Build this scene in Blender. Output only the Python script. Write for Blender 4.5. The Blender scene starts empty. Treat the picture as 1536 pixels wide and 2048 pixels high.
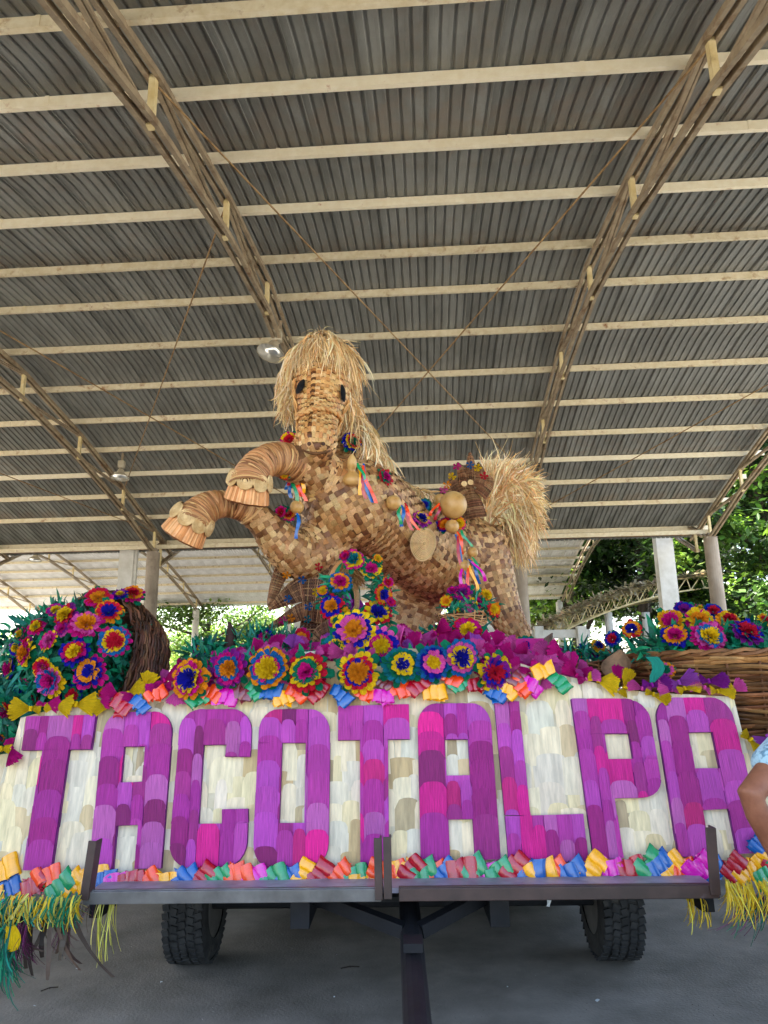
import bpy, math, random
from mathutils import Vector, Matrix, noise
from mathutils.bvhtree import BVHTree

random.seed(7)
R = math.radians
scene = bpy.context.scene
col = scene.collection

# ------------------------------------------------------------------ camera
CAM_H = 1.45
PITCH, ROLL, FOC = 13.5, 0.9, 1420.0
PW, PH = 1536.0, 2048.0
_p, _r = R(PITCH), R(ROLL)
FW = Vector((0, math.cos(_p), math.sin(_p)))
_up = Vector((0, -math.sin(_p), math.cos(_p)))
_rt = Vector((1, 0, 0))
CR = _rt * math.cos(_r) - _up * math.sin(_r)
CU = _up * math.cos(_r) + _rt * math.sin(_r)
CAM = Vector((0, 0, CAM_H))
cd = bpy.data.cameras.new('camera')
cam = bpy.data.objects.new('camera', cd)
col.objects.link(cam)
cd.sensor_fit = 'VERTICAL'
cd.sensor_height = 32.0
cd.sensor_width = 24.0
cd.lens = FOC / PH * 32.0
cd.clip_start = 0.05
cd.clip_end = 3000
mw = Matrix.Identity(4)
for i in range(3):
    mw[i][0], mw[i][1], mw[i][2], mw[i][3] = CR[i], CU[i], -FW[i], CAM[i]
cam.matrix_world = mw
scene.camera = cam

# ------------------------------------------------------------------ world, sun, exposure
SUN_DIR = Vector((-0.42, 0.36, 0.83)).normalized()
w = bpy.data.worlds.new("World")
scene.world = w
w.use_nodes = True
nt = w.node_tree
sky = nt.nodes.new('ShaderNodeTexSky')
sky.sky_type = 'NISHITA'
sky.sun_disc = False
sky.sun_elevation = math.asin(SUN_DIR.z)
sky.sun_rotation = math.atan2(SUN_DIR.x, SUN_DIR.y)
sky.air_density = 1.0
sky.dust_density = 3.0
sky.ozone_density = .6
bg = nt.nodes['Background']
bg.inputs['Strength'].default_value = 0.14
nt.links.new(sky.outputs[0], bg.inputs['Color'])
sl = bpy.data.lights.new('sun', 'SUN')
sl.energy = 4.5
sl.angle = R(0.5)
sl.color = (1.0, 0.95, 0.86)
so = bpy.data.objects.new('sun', sl)
col.objects.link(so)
so.rotation_euler = (-SUN_DIR).to_track_quat('-Z', 'Y').to_euler()
so.location = (-10, 10, 40)
scene.view_settings.view_transform = 'Standard'
scene.view_settings.look = 'None'
scene.view_settings.gamma = 1
scene.view_settings.use_curve_mapping = False
scene.view_settings.exposure = 2.88
scene.cycles.use_denoising = True
scene.cycles.max_bounces = 8
scene.cycles.diffuse_bounces = 5
scene.cycles.glossy_bounces = 3
scene.cycles.transmission_bounces = 3
scene.cycles.caustics_reflective = False
scene.cycles.caustics_refractive = False
scene.cycles.sample_clamp_indirect = 6

# ------------------------------------------------------------------ helpers
def ray(px, py):
    return FW + CR * ((px - PW / 2) / FOC) - CU * ((py - PH / 2) / FOC)

def at(px, py, Y):
    """point of the place seen at photo pixel (px,py), Y metres ahead of the camera"""
    d = ray(px, py)
    return CAM + d * (Y / d.y)

def onplane(px, py, o, n):
    d = ray(px, py)
    return CAM + d * ((o - CAM).dot(n) / d.dot(n))

def mpp(P):
    """metres per photo pixel at P"""
    return (P - CAM).dot(FW) / FOC

def lin(h):
    h = h.lstrip('#')
    o = []
    for i in (0, 2, 4):
        c = int(h[i:i + 2], 16) / 255
        o.append(c / 12.92 if c <= .04045 else ((c + .055) / 1.055) ** 2.4)
    return tuple(o)

LABELS = {}
def tag(o, label=None, cat=None, group=None, kind=None):
    if label:
        o['label'] = label
        LABELS.setdefault(label, []).append(o)
    if cat: o['category'] = cat
    if group: o['group'] = group
    if kind: o['kind'] = kind
    return o

def thing(name, label, cat, loc=(0, 0, 0), group=None, rot=None):
    o = bpy.data.objects.new(name, None)
    o.empty_display_size = .1
    col.objects.link(o)
    o.location = loc
    if rot: o.rotation_euler = rot
    return tag(o, label, cat, group)

class MB:
    def __init__(s):
        s.v, s.f, s.c, s.uv, s.m = [], [], [], [], []
    def add(s, vs, fs, c=None, uvs=None, m=0):
        b = len(s.v)
        s.v.extend(vs)
        for f in fs:
            s.f.append(tuple(b + i for i in f))
            s.c.append(c)
            s.m.append(m)
            s.uv.append(None if uvs is None else [uvs[i] for i in f])
    def box(s, c, size, M=None, col_=None, m=0):
        x, y, z = size[0] / 2, size[1] / 2, size[2] / 2
        vs = [Vector((i * x, j * y, k * z)) for k in (-1, 1) for j in (-1, 1) for i in (-1, 1)]
        if M is not None: vs = [M @ q for q in vs]
        vs = [q + Vector(c) for q in vs]
        s.add(vs, [(0, 2, 3, 1), (4, 5, 7, 6), (0, 1, 5, 4), (2, 6, 7, 3), (0, 4, 6, 2), (1, 3, 7, 5)], col_, None, m)
    def bar(s, a, b, wd, ht, up=Vector((0, 0, 1)), col_=None, m=0):
        a, b = Vector(a), Vector(b)
        d = (b - a)
        L = d.length
        d = d / L
        x = d.cross(up)
        if x.length < 1e-4: x = d.cross(Vector((1, 0, 0)))
        x.normalize()
        z = x.cross(d).normalized()
        M = Matrix((x, d, z)).transposed()
        s.box((a + b) / 2, (wd, L, ht), M, col_, m)
    def tube(s, pts, radii, n=8, col_=None, cap=True, close=False, m=0, jit=0):
        pts = [Vector(p) for p in pts]
        k = len(pts)
        if not hasattr(radii, '__len__'): radii = [radii] * k
        fr = frames(pts, close)
        vs, uvs = [], []
        for i in range(k):
            t, x, y = fr[i]
            for j in range(n):
                a = 2 * math.pi * j / n
                rr = radii[i]
                rx, ry = rr if hasattr(rr, '__len__') else (rr, rr)
                q = 1 + (random.uniform(-jit, jit) if jit else 0)
                vs.append(pts[i] + x * (math.cos(a) * rx * q) + y * (math.sin(a) * ry * q))
                uvs.append((j / n, i / max(1, k - 1)))
        fs = []
        for i in range(k if close else k - 1):
            i2 = (i + 1) % k
            for j in range(n):
                j2 = (j + 1) % n
                fs.append((i * n + j, i * n + j2, i2 * n + j2, i2 * n + j))
        if cap and not close:
            fs.append(tuple(range(n))[::-1])
            fs.append(tuple((k - 1) * n + j for j in range(n)))
        s.add(vs, fs, col_, uvs, m)
    def strip(s, pts, widths, side, col_=None, m=0):
        """ribbon along pts; side = vector or list of vectors across"""
        k = len(pts)
        vs, uvs = [], []
        for i, p in enumerate(pts):
            wv = widths[i] if hasattr(widths, '__len__') else widths
            sd = side[i] if isinstance(side, list) else side
            vs += [Vector(p) - sd * wv / 2, Vector(p) + sd * wv / 2]
            uvs += [(0, i / (k - 1)), (1, i / (k - 1))]
        s.add(vs, [(2 * i, 2 * i + 1, 2 * i + 3, 2 * i + 2) for i in range(k - 1)], col_, uvs, m)
    def grid(s, P, col_=None, uvs=True, m=0):
        """P[i][j] points"""
        ni, nj = len(P), len(P[0])
        vs = [q for row in P for q in row]
        uu = [(j / (nj - 1), i / (ni - 1)) for i in range(ni) for j in range(nj)]
        s.add(vs, [(i * nj + j, i * nj + j + 1, (i + 1) * nj + j + 1, (i + 1) * nj + j) for i in range(ni - 1) for j in range(nj - 1)], col_, uu, m)
    def mesh(s, name, off=None):
        me = bpy.data.meshes.new(name)
        vs = s.v if off is None else [Vector(q) - off for q in s.v]
        me.from_pydata([tuple(q) for q in vs], [], s.f)
        if any(c is not None for c in s.c):
            at_ = me.color_attributes.new('tone', 'FLOAT_COLOR', 'CORNER')
            buf = []
            for f, c in zip(s.f, s.c):
                c = c or (.5, .5, .5)
                for _ in f: buf += [c[0], c[1], c[2], 1.0]
            at_.data.foreach_set('color', buf)
        if any(u is not None for u in s.uv):
            ul = me.uv_layers.new(name='UVMap')
            buf = []
            for f, u in zip(s.f, s.uv):
                if u is None: buf += [0.0] * (2 * len(f))
                else:
                    for q in u: buf += [q[0], q[1]]
            ul.data.foreach_set('uv', buf)
        if any(s.m): me.polygons.foreach_set('material_index', s.m)
        return me
    def build(s, name, mats, parent=None, smooth=False, local=False, bevel=0):
        off = None
        if parent is not None and not local:
            off = root_loc(parent)
        me = s.mesh(name, off)
        return link(name, me, mats, parent, smooth, bevel)

def root_loc(o):
    v = Vector((0, 0, 0))
    while o is not None:
        v = v + o.location
        o = o.parent
    return v

def link(name, me, mats, parent=None, smooth=False, bevel=0):
    o = bpy.data.objects.new(name, me)
    col.objects.link(o)
    for mm in (mats if isinstance(mats, (list, tuple)) else [mats]):
        me.materials.append(mm)
    if smooth: me.polygons.foreach_set('use_smooth', [True] * len(me.polygons))
    if parent is not None: o.parent = parent
    if bevel:
        b = o.modifiers.new('bevel', 'BEVEL')
        b.width = bevel
        b.segments = 2
        b.limit_method = 'ANGLE'
    me.update()
    return o

def inst(name, me, mat_, parent, loc=(0, 0, 0), rot=None, scl=None, M=None):
    """object sharing mesh data, own material by object slot"""
    o = bpy.data.objects.new(name, me)
    col.objects.link(o)
    if parent is not None: o.parent = parent
    if M is not None: o.matrix_local = M
    else:
        o.location = loc
        if rot is not None: o.rotation_euler = rot
        if scl is not None: o.scale = scl if hasattr(scl, '__len__') else (scl,) * 3
    if mat_ is not None:
        o.material_slots[0].link = 'OBJECT'
        o.material_slots[0].material = mat_
    return o

def frames(pts, close=False):
    k = len(pts)
    T = []
    for i in range(k):
        if close: d = pts[(i + 1) % k] - pts[i - 1]
        else: d = pts[min(i + 1, k - 1)] - pts[max(i - 1, 0)]
        T.append(d.normalized() if d.length > 1e-9 else Vector((0, 0, 1)))
    x = T[0].orthogonal().normalized()
    up = Vector((0, 0, 1))
    if abs(T[0].dot(up)) < .95: x = T[0].cross(up).normalized()
    out = []
    for i in range(k):
        x = (x - T[i] * x.dot(T[i])).normalized()
        out.append((T[i], x, T[i].cross(x).normalized()))
    return out

def smooth_path(pts, n=6):
    """Catmull-Rom through tuples of any length"""
    out = []
    k = len(pts)
    for i in range(k - 1):
        p0, p1, p2, p3 = pts[max(i - 1, 0)], pts[i], pts[i + 1], pts[min(i + 2, k - 1)]
        for j in range(n):
            t = j / n
            out.append(tuple(.5 * (2 * b + (c - a) * t + (2 * a - 5 * b + 4 * c - d) * t * t + (3 * b - a - 3 * c + d) * t ** 3)
                             for a, b, c, d in zip(p0, p1, p2, p3)))
    out.append(tuple(pts[-1]))
    return out

def rnd(a, b): return random.uniform(a, b)
def vary(c, v=.12):
    k = 1 + rnd(-v, v)
    return tuple(max(0, q * k * (1 + rnd(-v, v) * .35)) for q in c)

# ------------------------------------------------------------------ materials
def mat(name, c1, c2=None, scale=6.0, rough=.7, bump=.15, coord='Object', stretch=(1, 1, 1), attr=False, spec=.3,
        metal=0.0, detail=6, orand=0, bscale=None, dirt=None, dirt_scale=1.2, dirt_amt=.5, sheen=0, transl=0, contrast=(.35, .65), bdist=.02, aniso=0):
    m = bpy.data.materials.new(name)
    m.use_nodes = True
    n = m.node_tree.nodes
    l = m.node_tree.links
    b = n['Principled BSDF']
    tc = n.new('ShaderNodeTexCoord')
    mp = n.new('ShaderNodeMapping')
    mp.inputs['Scale'].default_value = stretch
    l.new(tc.outputs[coord], mp.inputs['Vector'])
    nz = n.new('ShaderNodeTexNoise')
    nz.inputs['Scale'].default_value = scale
    nz.inputs['Detail'].default_value = detail
    nz.inputs['Roughness'].default_value = .6
    l.new(mp.outputs[0], nz.inputs['Vector'])
    mr = n.new('ShaderNodeMapRange')
    mr.inputs['From Min'].default_value, mr.inputs['From Max'].default_value = contrast
    l.new(nz.outputs['Fac'], mr.inputs['Value'])
    mx = n.new('ShaderNodeMix')
    mx.data_type = 'RGBA'
    l.new(mr.outputs[0], mx.inputs['Factor'])
    if attr:
        a = n.new('ShaderNodeAttribute')
        a.attribute_name = 'tone'
        for idx, k in ((6, c1 or .72), (7, c2 or 1.18)):
            mm = n.new('ShaderNodeMix')
            mm.data_type = 'RGBA'
            mm.blend_type = 'MULTIPLY'
            mm.inputs['Factor'].default_value = 1
            l.new(a.outputs['Color'], mm.inputs[6])
            mm.inputs[7].default_value = (k, k, k, 1)
            l.new(mm.outputs[2], mx.inputs[idx])
    else:
        mx.inputs[6].default_value = (*c1, 1)
        mx.inputs[7].default_value = (*(c2 or tuple(q * .7 for q in c1)), 1)
    out = mx.outputs[2]
    if dirt:
        n2 = n.new('ShaderNodeTexNoise')
        n2.inputs['Scale'].default_value = dirt_scale
        n2.inputs['Detail'].default_value = 8
        n2.inputs['Roughness'].default_value = .65
        l.new(tc.outputs['Object'], n2.inputs['Vector'])
        r2 = n.new('ShaderNodeMapRange')
        r2.inputs['From Min'].default_value = 1 - dirt_amt
        r2.inputs['From Max'].default_value = 1 - dirt_amt + .18
        l.new(n2.outputs['Fac'], r2.inputs['Value'])
        m2 = n.new('ShaderNodeMix')
        m2.data_type = 'RGBA'
        l.new(r2.outputs[0], m2.inputs['Factor'])
        l.new(out, m2.inputs[6])
        m2.inputs[7].default_value = (*dirt, 1)
        out = m2.outputs[2]
    if orand:      # every sheet / piece with a slightly different tone
        oi = n.new('ShaderNodeObjectInfo')
        r3 = n.new('ShaderNodeMapRange')
        r3.inputs['To Min'].default_value, r3.inputs['To Max'].default_value = 1 - orand, 1 + orand
        l.new(oi.outputs['Random'], r3.inputs['Value'])
        m3 = n.new('ShaderNodeMix')
        m3.data_type = 'RGBA'
        m3.blend_type = 'MULTIPLY'
        m3.inputs['Factor'].default_value = 1
        l.new(out, m3.inputs[6])
        l.new(r3.outputs[0], m3.inputs[7])
        out = m3.outputs[2]
    l.new(out, b.inputs['Base Color'])
    b.inputs['Roughness'].default_value = rough
    b.inputs['Metallic'].default_value = metal
    b.inputs['Specular IOR Level'].default_value = spec
    if sheen: b.inputs['Sheen Weight'].default_value = sheen
    if aniso: b.inputs['Anisotropic'].default_value = aniso
    if bump:
        bp = n.new('ShaderNodeBump')
        bp.inputs['Strength'].default_value = bump
        bp.inputs['Distance'].default_value = bdist
        src = nz
        if bscale:
            src = n.new('ShaderNodeTexNoise')
            src.inputs['Scale'].default_value = bscale
            src.inputs['Detail'].default_value = 4
            l.new(mp.outputs[0], src.inputs['Vector'])
        l.new(src.outputs['Fac'], bp.inputs['Height'])
        l.new(bp.outputs[0], b.inputs['Normal'])
    if transl:
        tb = n.new('ShaderNodeBsdfTranslucent')
        l.new(out, tb.inputs['Color'])
        ms = n.new('ShaderNodeMixShader')
        ms.inputs[0].default_value = transl
        l.new(b.outputs[0], ms.inputs[1])
        l.new(tb.outputs[0], ms.inputs[2])
        l.new(ms.outputs[0], n['Material Output'].inputs['Surface'])
    return m

DYE = dict(yellow='#FFD016', orange='#FF9A18', red='#DE1838', magenta='#DC1084', pink='#F058B0', navy='#1A1AA8', blue='#1A6AB0',
           green='#0C7854', purple='#921C96', teal='#107C88', lilac='#B452C2', brown='#3A211C', rose='#9A484C')
HUSK = {k: mat('dyed_husk_' + k, lin(v), tuple(q * .55 for q in lin(v)), scale=5, coord='UV', stretch=(6, .6, 1), rough=.7, bump=.9, bdist=.006,
               spec=.15, transl=.2, orand=.14) for k, v in DYE.items()}
SAT = dict(red='#B00420', orange='#F84A10', yellow='#FFB000', green='#129054', blue='#0458A4', magenta='#D808A8', rose='#803038')
SATIN = {k: mat('satin_' + k, lin(v), tuple(q * .85 for q in lin(v)), scale=3, coord='UV', stretch=(1, 4, 1), rough=.24, bump=.1, bdist=.004, spec=.8, aniso=.5) for k, v in SAT.items()}
m_husk_letter = mat('dyed_letter_husk', .66, 1.3, scale=3, coord='UV', stretch=(9, .5, 1), attr=True, rough=.6, bump=.9, bdist=.006, spec=.25)
m_husk_cream = mat('cream_husk', .78, 1.12, scale=3, coord='UV', stretch=(9, .5, 1), attr=True, rough=.6, bump=.8, bdist=.005, spec=.25)
m_weave = mat('palm_weave', .66, 1.22, scale=3, coord='UV', stretch=(5, 1.2, 1), attr=True, rough=.5, bump=.5, bdist=.004, spec=.4)
m_straw = mat('straw_strand', .9, 1.2, scale=4, attr=True, rough=.6, bump=0, spec=.3, transl=.15)
m_dark_inner = mat('dark_straw_core', lin('#74502f'), lin('#533419'), scale=14, rough=.8, bump=.3)
m_hoof = mat('hoof_fibre', .75, 1.15, scale=4, coord='UV', stretch=(12, .6, 1), attr=True, rough=.6, bump=.6, bdist=.005)
m_wrap = mat('wrapped_husk', .66, 1.2, scale=3, coord='UV', stretch=(2, 8, 1), attr=True, rough=.5, bump=.5, bdist=.004, spec=.4)
m_black = mat('black_woven', lin('#0b0a0b'), lin('#1a181a'), scale=60, rough=.85, spec=.15, bump=.6, bdist=.004)
m_rosette = mat('husk_rosette', lin('#dfc08a'), lin('#bd9258'), scale=14, rough=.55, bump=.3)
m_gourd = mat('gourd_skin', lin('#D2AC6E'), lin('#B98A48'), scale=5, rough=.38, bump=.08, spec=.45, dirt=lin('#8a5a2c'), dirt_scale=11, dirt_amt=.43)
m_wicker = mat('wicker', .6, 1.25, scale=8, attr=True, rough=.55, bump=.4, bdist=.003, spec=.35)
m_wicker_dark = mat('wicker_dark', lin('#5a3a26'), lin('#33200f'), scale=30, coord='Object', rough=.6, bump=.8, bdist=.006)
m_leaf_husk = mat('green_husk', .6, 1.2, scale=5, attr=True, coord='UV', stretch=(6, .6, 1), rough=.5, bump=.4, bdist=.004, spec=.4, transl=.1)
m_raffia = mat('raffia', .7, 1.2, scale=6, attr=True, rough=.6, bump=0, transl=.15)
m_sheet = mat('roof_sheet', lin('#898982'), lin('#72716a'), scale=3.2, stretch=(1, .25, 1), rough=.5, bump=.04, spec=.4, dirt=lin('#7f7264'), dirt_scale=.9, dirt_amt=.45, metal=.1, orand=.16)
m_sheet_far = mat('roof_sheet_lit', lin('#bebcb6'), lin('#a6a29a'), scale=2, rough=.55, bump=.03, transl=.03)  # lighter copy of the roof sheet: light from the sunlit surroundings put into its colour
m_purlin = mat('painted_purlin', lin('#ebe1c6'), lin('#e3d6b6'), scale=9, stretch=(1, 1, 1), rough=.45, bump=.04, dirt=lin('#a8652a'), dirt_scale=6, dirt_amt=.37, orand=.08)
m_purlin_old = mat('weathered_purlin', lin('#e0d4b6'), lin('#d2c29c'), scale=9, stretch=(1, 1, 1), rough=.55, bump=.06, dirt=lin('#8f5828'), dirt_scale=5, dirt_amt=.43, orand=.1)
m_purlin_edge = mat('rusty_purlin', lin('#a5713c'), lin('#5d3519'), scale=3, stretch=(.4, 3, 3), rough=.7, bump=.15, dirt=lin('#cdb98c'), dirt_scale=1.1, dirt_amt=.45)
m_truss = mat('truss_steel', lin('#a39276'), lin('#86755e'), scale=4, rough=.6, bump=.1, dirt=lin('#6e4f30'), dirt_scale=3.2, dirt_amt=.46)
m_truss_pale = mat('truss_web_paint', lin('#e0cf9f'), lin('#c9b27c'), scale=5, rough=.6, bump=.08, dirt=lin('#8a6a44'), dirt_scale=3, dirt_amt=.4)
m_concrete_col = mat('column_concrete', lin('#a89a88'), lin('#8d7f6e'), scale=3, stretch=(1, 1, .5), rough=.85, bump=.15, dirt=lin('#6f6455'), dirt_scale=1.4, dirt_amt=.4)
m_white_col = mat('white_column_paint', lin('#dedcd4'), lin('#c9c6bb'), scale=3, rough=.6, bump=.05, dirt=lin('#9a958a'), dirt_scale=1.5, dirt_amt=.38)
m_rod = mat('rusty_rod', lin('#a8895a'), lin('#70522f'), scale=8, rough=.6, bump=.1)
m_lamp = mat('lamp_housing', lin('#c9bfa6'), lin('#a89b80'), scale=5, rough=.45, bump=.05, spec=.5)
m_lens = mat('lamp_reflector', lin('#e6e6df'), lin('#c8c8c0'), scale=2, rough=.12, bump=0, spec=.8, metal=.6)
m_asphalt = mat('asphalt_floor', lin('#8b8378'), lin('#6b645a'), scale=2.6, rough=.82, bump=.6, bscale=70, bdist=.006, detail=14, dirt=lin('#3e3c3b'), dirt_scale=.55, dirt_amt=.43, spec=.3)
m_earth = mat('pale_ground', lin('#a8a6a0'), lin('#918e86'), scale=.35, rough=.9, bump=.1, bscale=8, dirt=lin('#6f7a4c'), dirt_scale=.12, dirt_amt=.42)
m_maroon = mat('maroon_steel', lin('#4c3832'), lin('#352823'), scale=6, rough=.5, bump=.1, dirt=lin('#7d7078'), dirt_scale=7, dirt_amt=.36, spec=.45)
m_greysteel = mat('grey_steel', lin('#74726f'), lin('#54524f'), scale=6, rough=.4, bump=.1, dirt=lin('#8f8a88'), dirt_scale=7, dirt_amt=.36, spec=.5, metal=.3)
m_deck = mat('deck_sheet', lin('#a8a0ac'), lin('#857e88'), scale=8, rough=.5, bump=.1, dirt=lin('#6b625c'), dirt_scale=5, dirt_amt=.42)
m_darksteel = mat('dark_frame_steel', lin('#1c1d21'), lin('#111215'), scale=8, rough=.6, bump=.15, dirt=lin('#4a4744'), dirt_scale=11, dirt_amt=.34, spec=.3)
m_rubber = mat('tyre_rubber', lin('#3c3c3c'), lin('#282828'), scale=14, rough=.85, bump=.3, dirt=lin('#5d5850'), dirt_scale=6, dirt_amt=.42)
m_board = mat('board_wood', lin('#d9ceb4'), lin('#bfae8a'), scale=4, rough=.75, bump=.1)
m_letter_side = mat('letter_side_husk', lin('#7b1c80'), lin('#571058'), scale=10, rough=.6, bump=.4, bdist=.004)
m_ply = mat('platform_ply', lin('#9a7b55'), lin('#7c6040'), scale=4, rough=.8, bump=.1)
m_pinkcloth = mat('pink_paper_cover', lin('#c2107c'), lin('#9c0c66'), scale=10, rough=.7, bump=.5)
m_trunk = mat('tree_bark', lin('#4c4136'), lin('#2f281f'), scale=5, stretch=(3, 3, .6), rough=.9, bump=.6)
m_foliage = mat('tree_leaf', .7, 1.25, scale=.8, attr=True, rough=.5, bump=0, spec=.4, transl=.33)
m_skin = mat('skin', lin('#8e5c43'), lin('#774833'), scale=14, rough=.5, bump=.35, bscale=110, bdist=.003, spec=.35, detail=10)
m_blouse = mat('lace_blouse', lin('#9dbfcc'), lin('#5f8496'), scale=38, rough=.8, bump=1.0, bdist=.008, sheen=.3, detail=2, contrast=(.5, .62))
m_jeans = mat('denim', lin('#2e3d5c'), lin('#22304a'), scale=40, rough=.85, bump=.3)
m_hair = mat('dark_hair', lin('#1c1411'), lin('#2c201a'), scale=30, stretch=(4, 4, .5), rough=.45, bump=.5)
m_paper = mat('white_scrap', lin('#dfe3e4'), lin('#c5cacc'), scale=9, rough=.7, bump=.1)
m_eye = mat('eye_white', lin('#e8e4de'), lin('#d8d2ca'), scale=3, rough=.2, bump=0)
m_lip = mat('lip', lin('#8e4a44'), lin('#7c3e3a'), scale=3, rough=.4, bump=0)
# ------------------------------------------------------------------ ground
g = MB()
NG = 24
def sheet(x0, x1, y0, y1, z):
    return [Vector((x0, y0, z)), Vector((x1, y0, z)), Vector((x1, y1, z)), Vector((x0, y1, z))]
g.add(sheet(-1500, 1500, -1500, 1500, -.02), [(0, 1, 2, 3)])
tag(g.build('ground', m_earth), kind='structure')
YAW = R(3.4)
EX = Vector((math.cos(YAW), -math.sin(YAW), 0))
EY = Vector((math.sin(YAW), math.cos(YAW), 0))
g = MB()
fl = [EX * u + EY * v for u, v in ((-30, -3.0), (12.5, -3.0), (12.5, 47), (-30, 47))]
g.add([Vector((p.x, p.y, 0)) for p in fl] + [Vector((p.x, p.y, -.3)) for p in fl],
      [(0, 1, 2, 3), (0, 4, 5, 1), (1, 5, 6, 2), (2, 6, 7, 3), (3, 7, 4, 0)])
tag(g.build('pavement', m_asphalt), kind='structure')

# ------------------------------------------------------------------ vaulted pavilion
PROF = [(-.2, 5.3), (.5, 5.7), (3.4, 6.95), (6.1, 7.78), (8.82, 8.33), (11.45, 8.6), (14.35, 8.38), (17.1, 7.88), (19.92, 7.2), (22.5, 6.47), (24.2, 5.95)]
def prof(v):
    for (a, za), (b, zb) in zip(PROF, PROF[1:]):
        if v <= b: return za + (zb - za) * (v - a) / (b - a)
    (a, za), (b, zb) = PROF[-2:]
    return za + (zb - za) * (v - a) / (b - a)

PURL = [.0, 1.35, 2.65, 3.95, 5.24, 6.51, 7.83, 9.24, 10.77, 12.06, 13.55, 15.12, 16.54, 17.93, 19.22, 20.45, 21.75, 23.45]
NODES = [.5, 3.4, 6.1, 8.82, 11.45, 14.35, 17.1, 19.92, 22.5]

def vault(root, v0, dz, u0, u1, trusses, m_sh, detail, us_col, col_mat, courses, sheet_w=.74):
    # purlins
    for k, v in enumerate(PURL):
        zz = prof(v) + dz
        b = MB()
        b.box((.5 * (u0 + u1), v0 + v, zz + .066), (u1 - u0, .012, .132))
        b.box((.5 * (u0 + u1), v0 + v + .031, zz + .006), (u1 - u0, .05, .012))
        b.box((.5 * (u0 + u1), v0 + v + .031, zz + .126), (u1 - u0, .05, .012))
        if detail:
            for uu in range(int(u0) + 1, int(u1), 3):
                x = uu + (k * 1.37) % 2
                if x < u1 - .2: b.box((x, v0 + v - .009, zz + .07), (.05, .006, .13))
        b.build('purlin', m_purlin_old if (k in (2, 4, 8, 9, 10, 11, 12, 13, 15, 16, 17) or not detail) else m_purlin, root, local=True)
    # sheets
    nsh = int((u1 - u0) / sheet_w)
    for ci, (va, vb, lift) in enumerate(courses):
        nv = max(3, int((vb - va) / (1.15 if detail else 2.2)))
        protos = []
        for variant in range(2):
            prof_u = []
            if detail:
                for r_ in range(5):
                    o = r_ * sheet_w / 5
                    prof_u += [(o + .002, 0), (o + .046, .0), (o + .051, .002), (o + .056, 0), (o + .09, 0), (o + .103, .024), (o + .131, .024), (o + .144, 0)]
                prof_u += [(sheet_w + .004, 0), (sheet_w + .006, -.014), (sheet_w + .012, -.014), (sheet_w + .014, -.004)]
            else:
                for r_ in range(5):
                    o = r_ * sheet_w / 5
                    prof_u += [(o + .002, 0), (o + .09, 0), (o + .105, .028), (o + .132, .028)]
                prof_u.append((sheet_w + .012, -.003))
            P = []
            for i in range(nv + 1):
                v = va + (vb - va) * i / nv
                z = prof(v) + dz + .142 + lift
                P.append([Vector((a, v0 + v, z + h)) for a, h in prof_u])
            mb = MB()
            mb.grid(P)
            me = mb.mesh('roof_sheet')
            me.materials.append(m_sh)
            protos.append(me)
        for s in range(nsh):
            o = bpy.data.objects.new('roof_sheet', protos[s % 2])
            col.objects.link(o)
            o.parent = root
            o.location = (u0 + .12 + s * sheet_w, rnd(-.02, .02), rnd(0, .004))
    # trusses
    for u in trusses:
        t = MB()
        top = [(v, prof(v) + dz - .03) for v in NODES]
        bot = [(v, prof(v) + dz - (.62 if 0 < i < len(NODES) - 1 else .74)) for i, v in enumerate(NODES)]
        tr = MB()
        sub = []
        for (a, b) in zip(top, top[1:]):
            for sx in (-.055, .055):
                tr.bar((u + sx, v0 + a[0], a[1]), (u + sx, v0 + b[0], b[1]), .05, .075)
        e = top[-1]
        for sx in (-.055, .055):
            tr.bar((u + sx, v0 + e[0], e[1]), (u + sx, v0 + 24.1, prof(24.1) + dz - .03), .05, .075)
            tr.bar((u + sx, v0 + top[0][0], top[0][1]), (u + sx, v0 - .15, prof(-.15) + dz - .03), .05, .075)
        chord = tr.build('truss', m_truss, root, local=True)
        br = MB()
        for (a, b) in zip(bot, bot[1:]):
            for sx in (-.06, .06):
                br.bar((u + sx, v0 + a[0], a[1]), (u + sx, v0 + b[0], b[1]), .055, .075)
        br.build('bottom_chord', m_truss, chord, local=True)
        for i, (a, b) in enumerate(zip(top, bot)):
            vb_ = MB()
            vb_.bar((u, v0 + b[0], b[1] - .05), (u, v0 + a[0], a[1]), .085, .07, up=Vector((1, 0, 0)))
            vb_.build('web_post', m_truss_pale, chord, local=True)
        for i in range(len(NODES) - 1):
            db = MB()
            if i < 4: a, b = top[i], bot[i + 1]
            else: a, b = bot[i], top[i + 1]
            db.bar((u - .02, v0 + a[0], a[1]), (u - .02, v0 + b[0], b[1]), .05, .05)
            db.bar((u + .035, v0 + a[0], a[1]), (u + .035, v0 + b[0], b[1]), .03, .03)
            db.build('web_diagonal', m_truss, chord, local=True)
    for u in us_col:
        for v, vis in ((22.5, 1), (.5, 1)):
            if v < 1 and not detail: continue
            c = MB()
            z1 = prof(v) + dz - .78
            c.tube([(u, v0 + v, 0), (u, v0 + v, .02), (u, v0 + v, z1 * .5), (u, v0 + v, z1)], [.235, .225, .218, .21], 20)
            c.box((u, v0 + v, z1 + .02), (.34, .34, .04))
            c.box((u, v0 + v, z1 + .1), (.16, .2, .14))
            c.build('column', col_mat, root, smooth=False, local=True)

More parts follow.
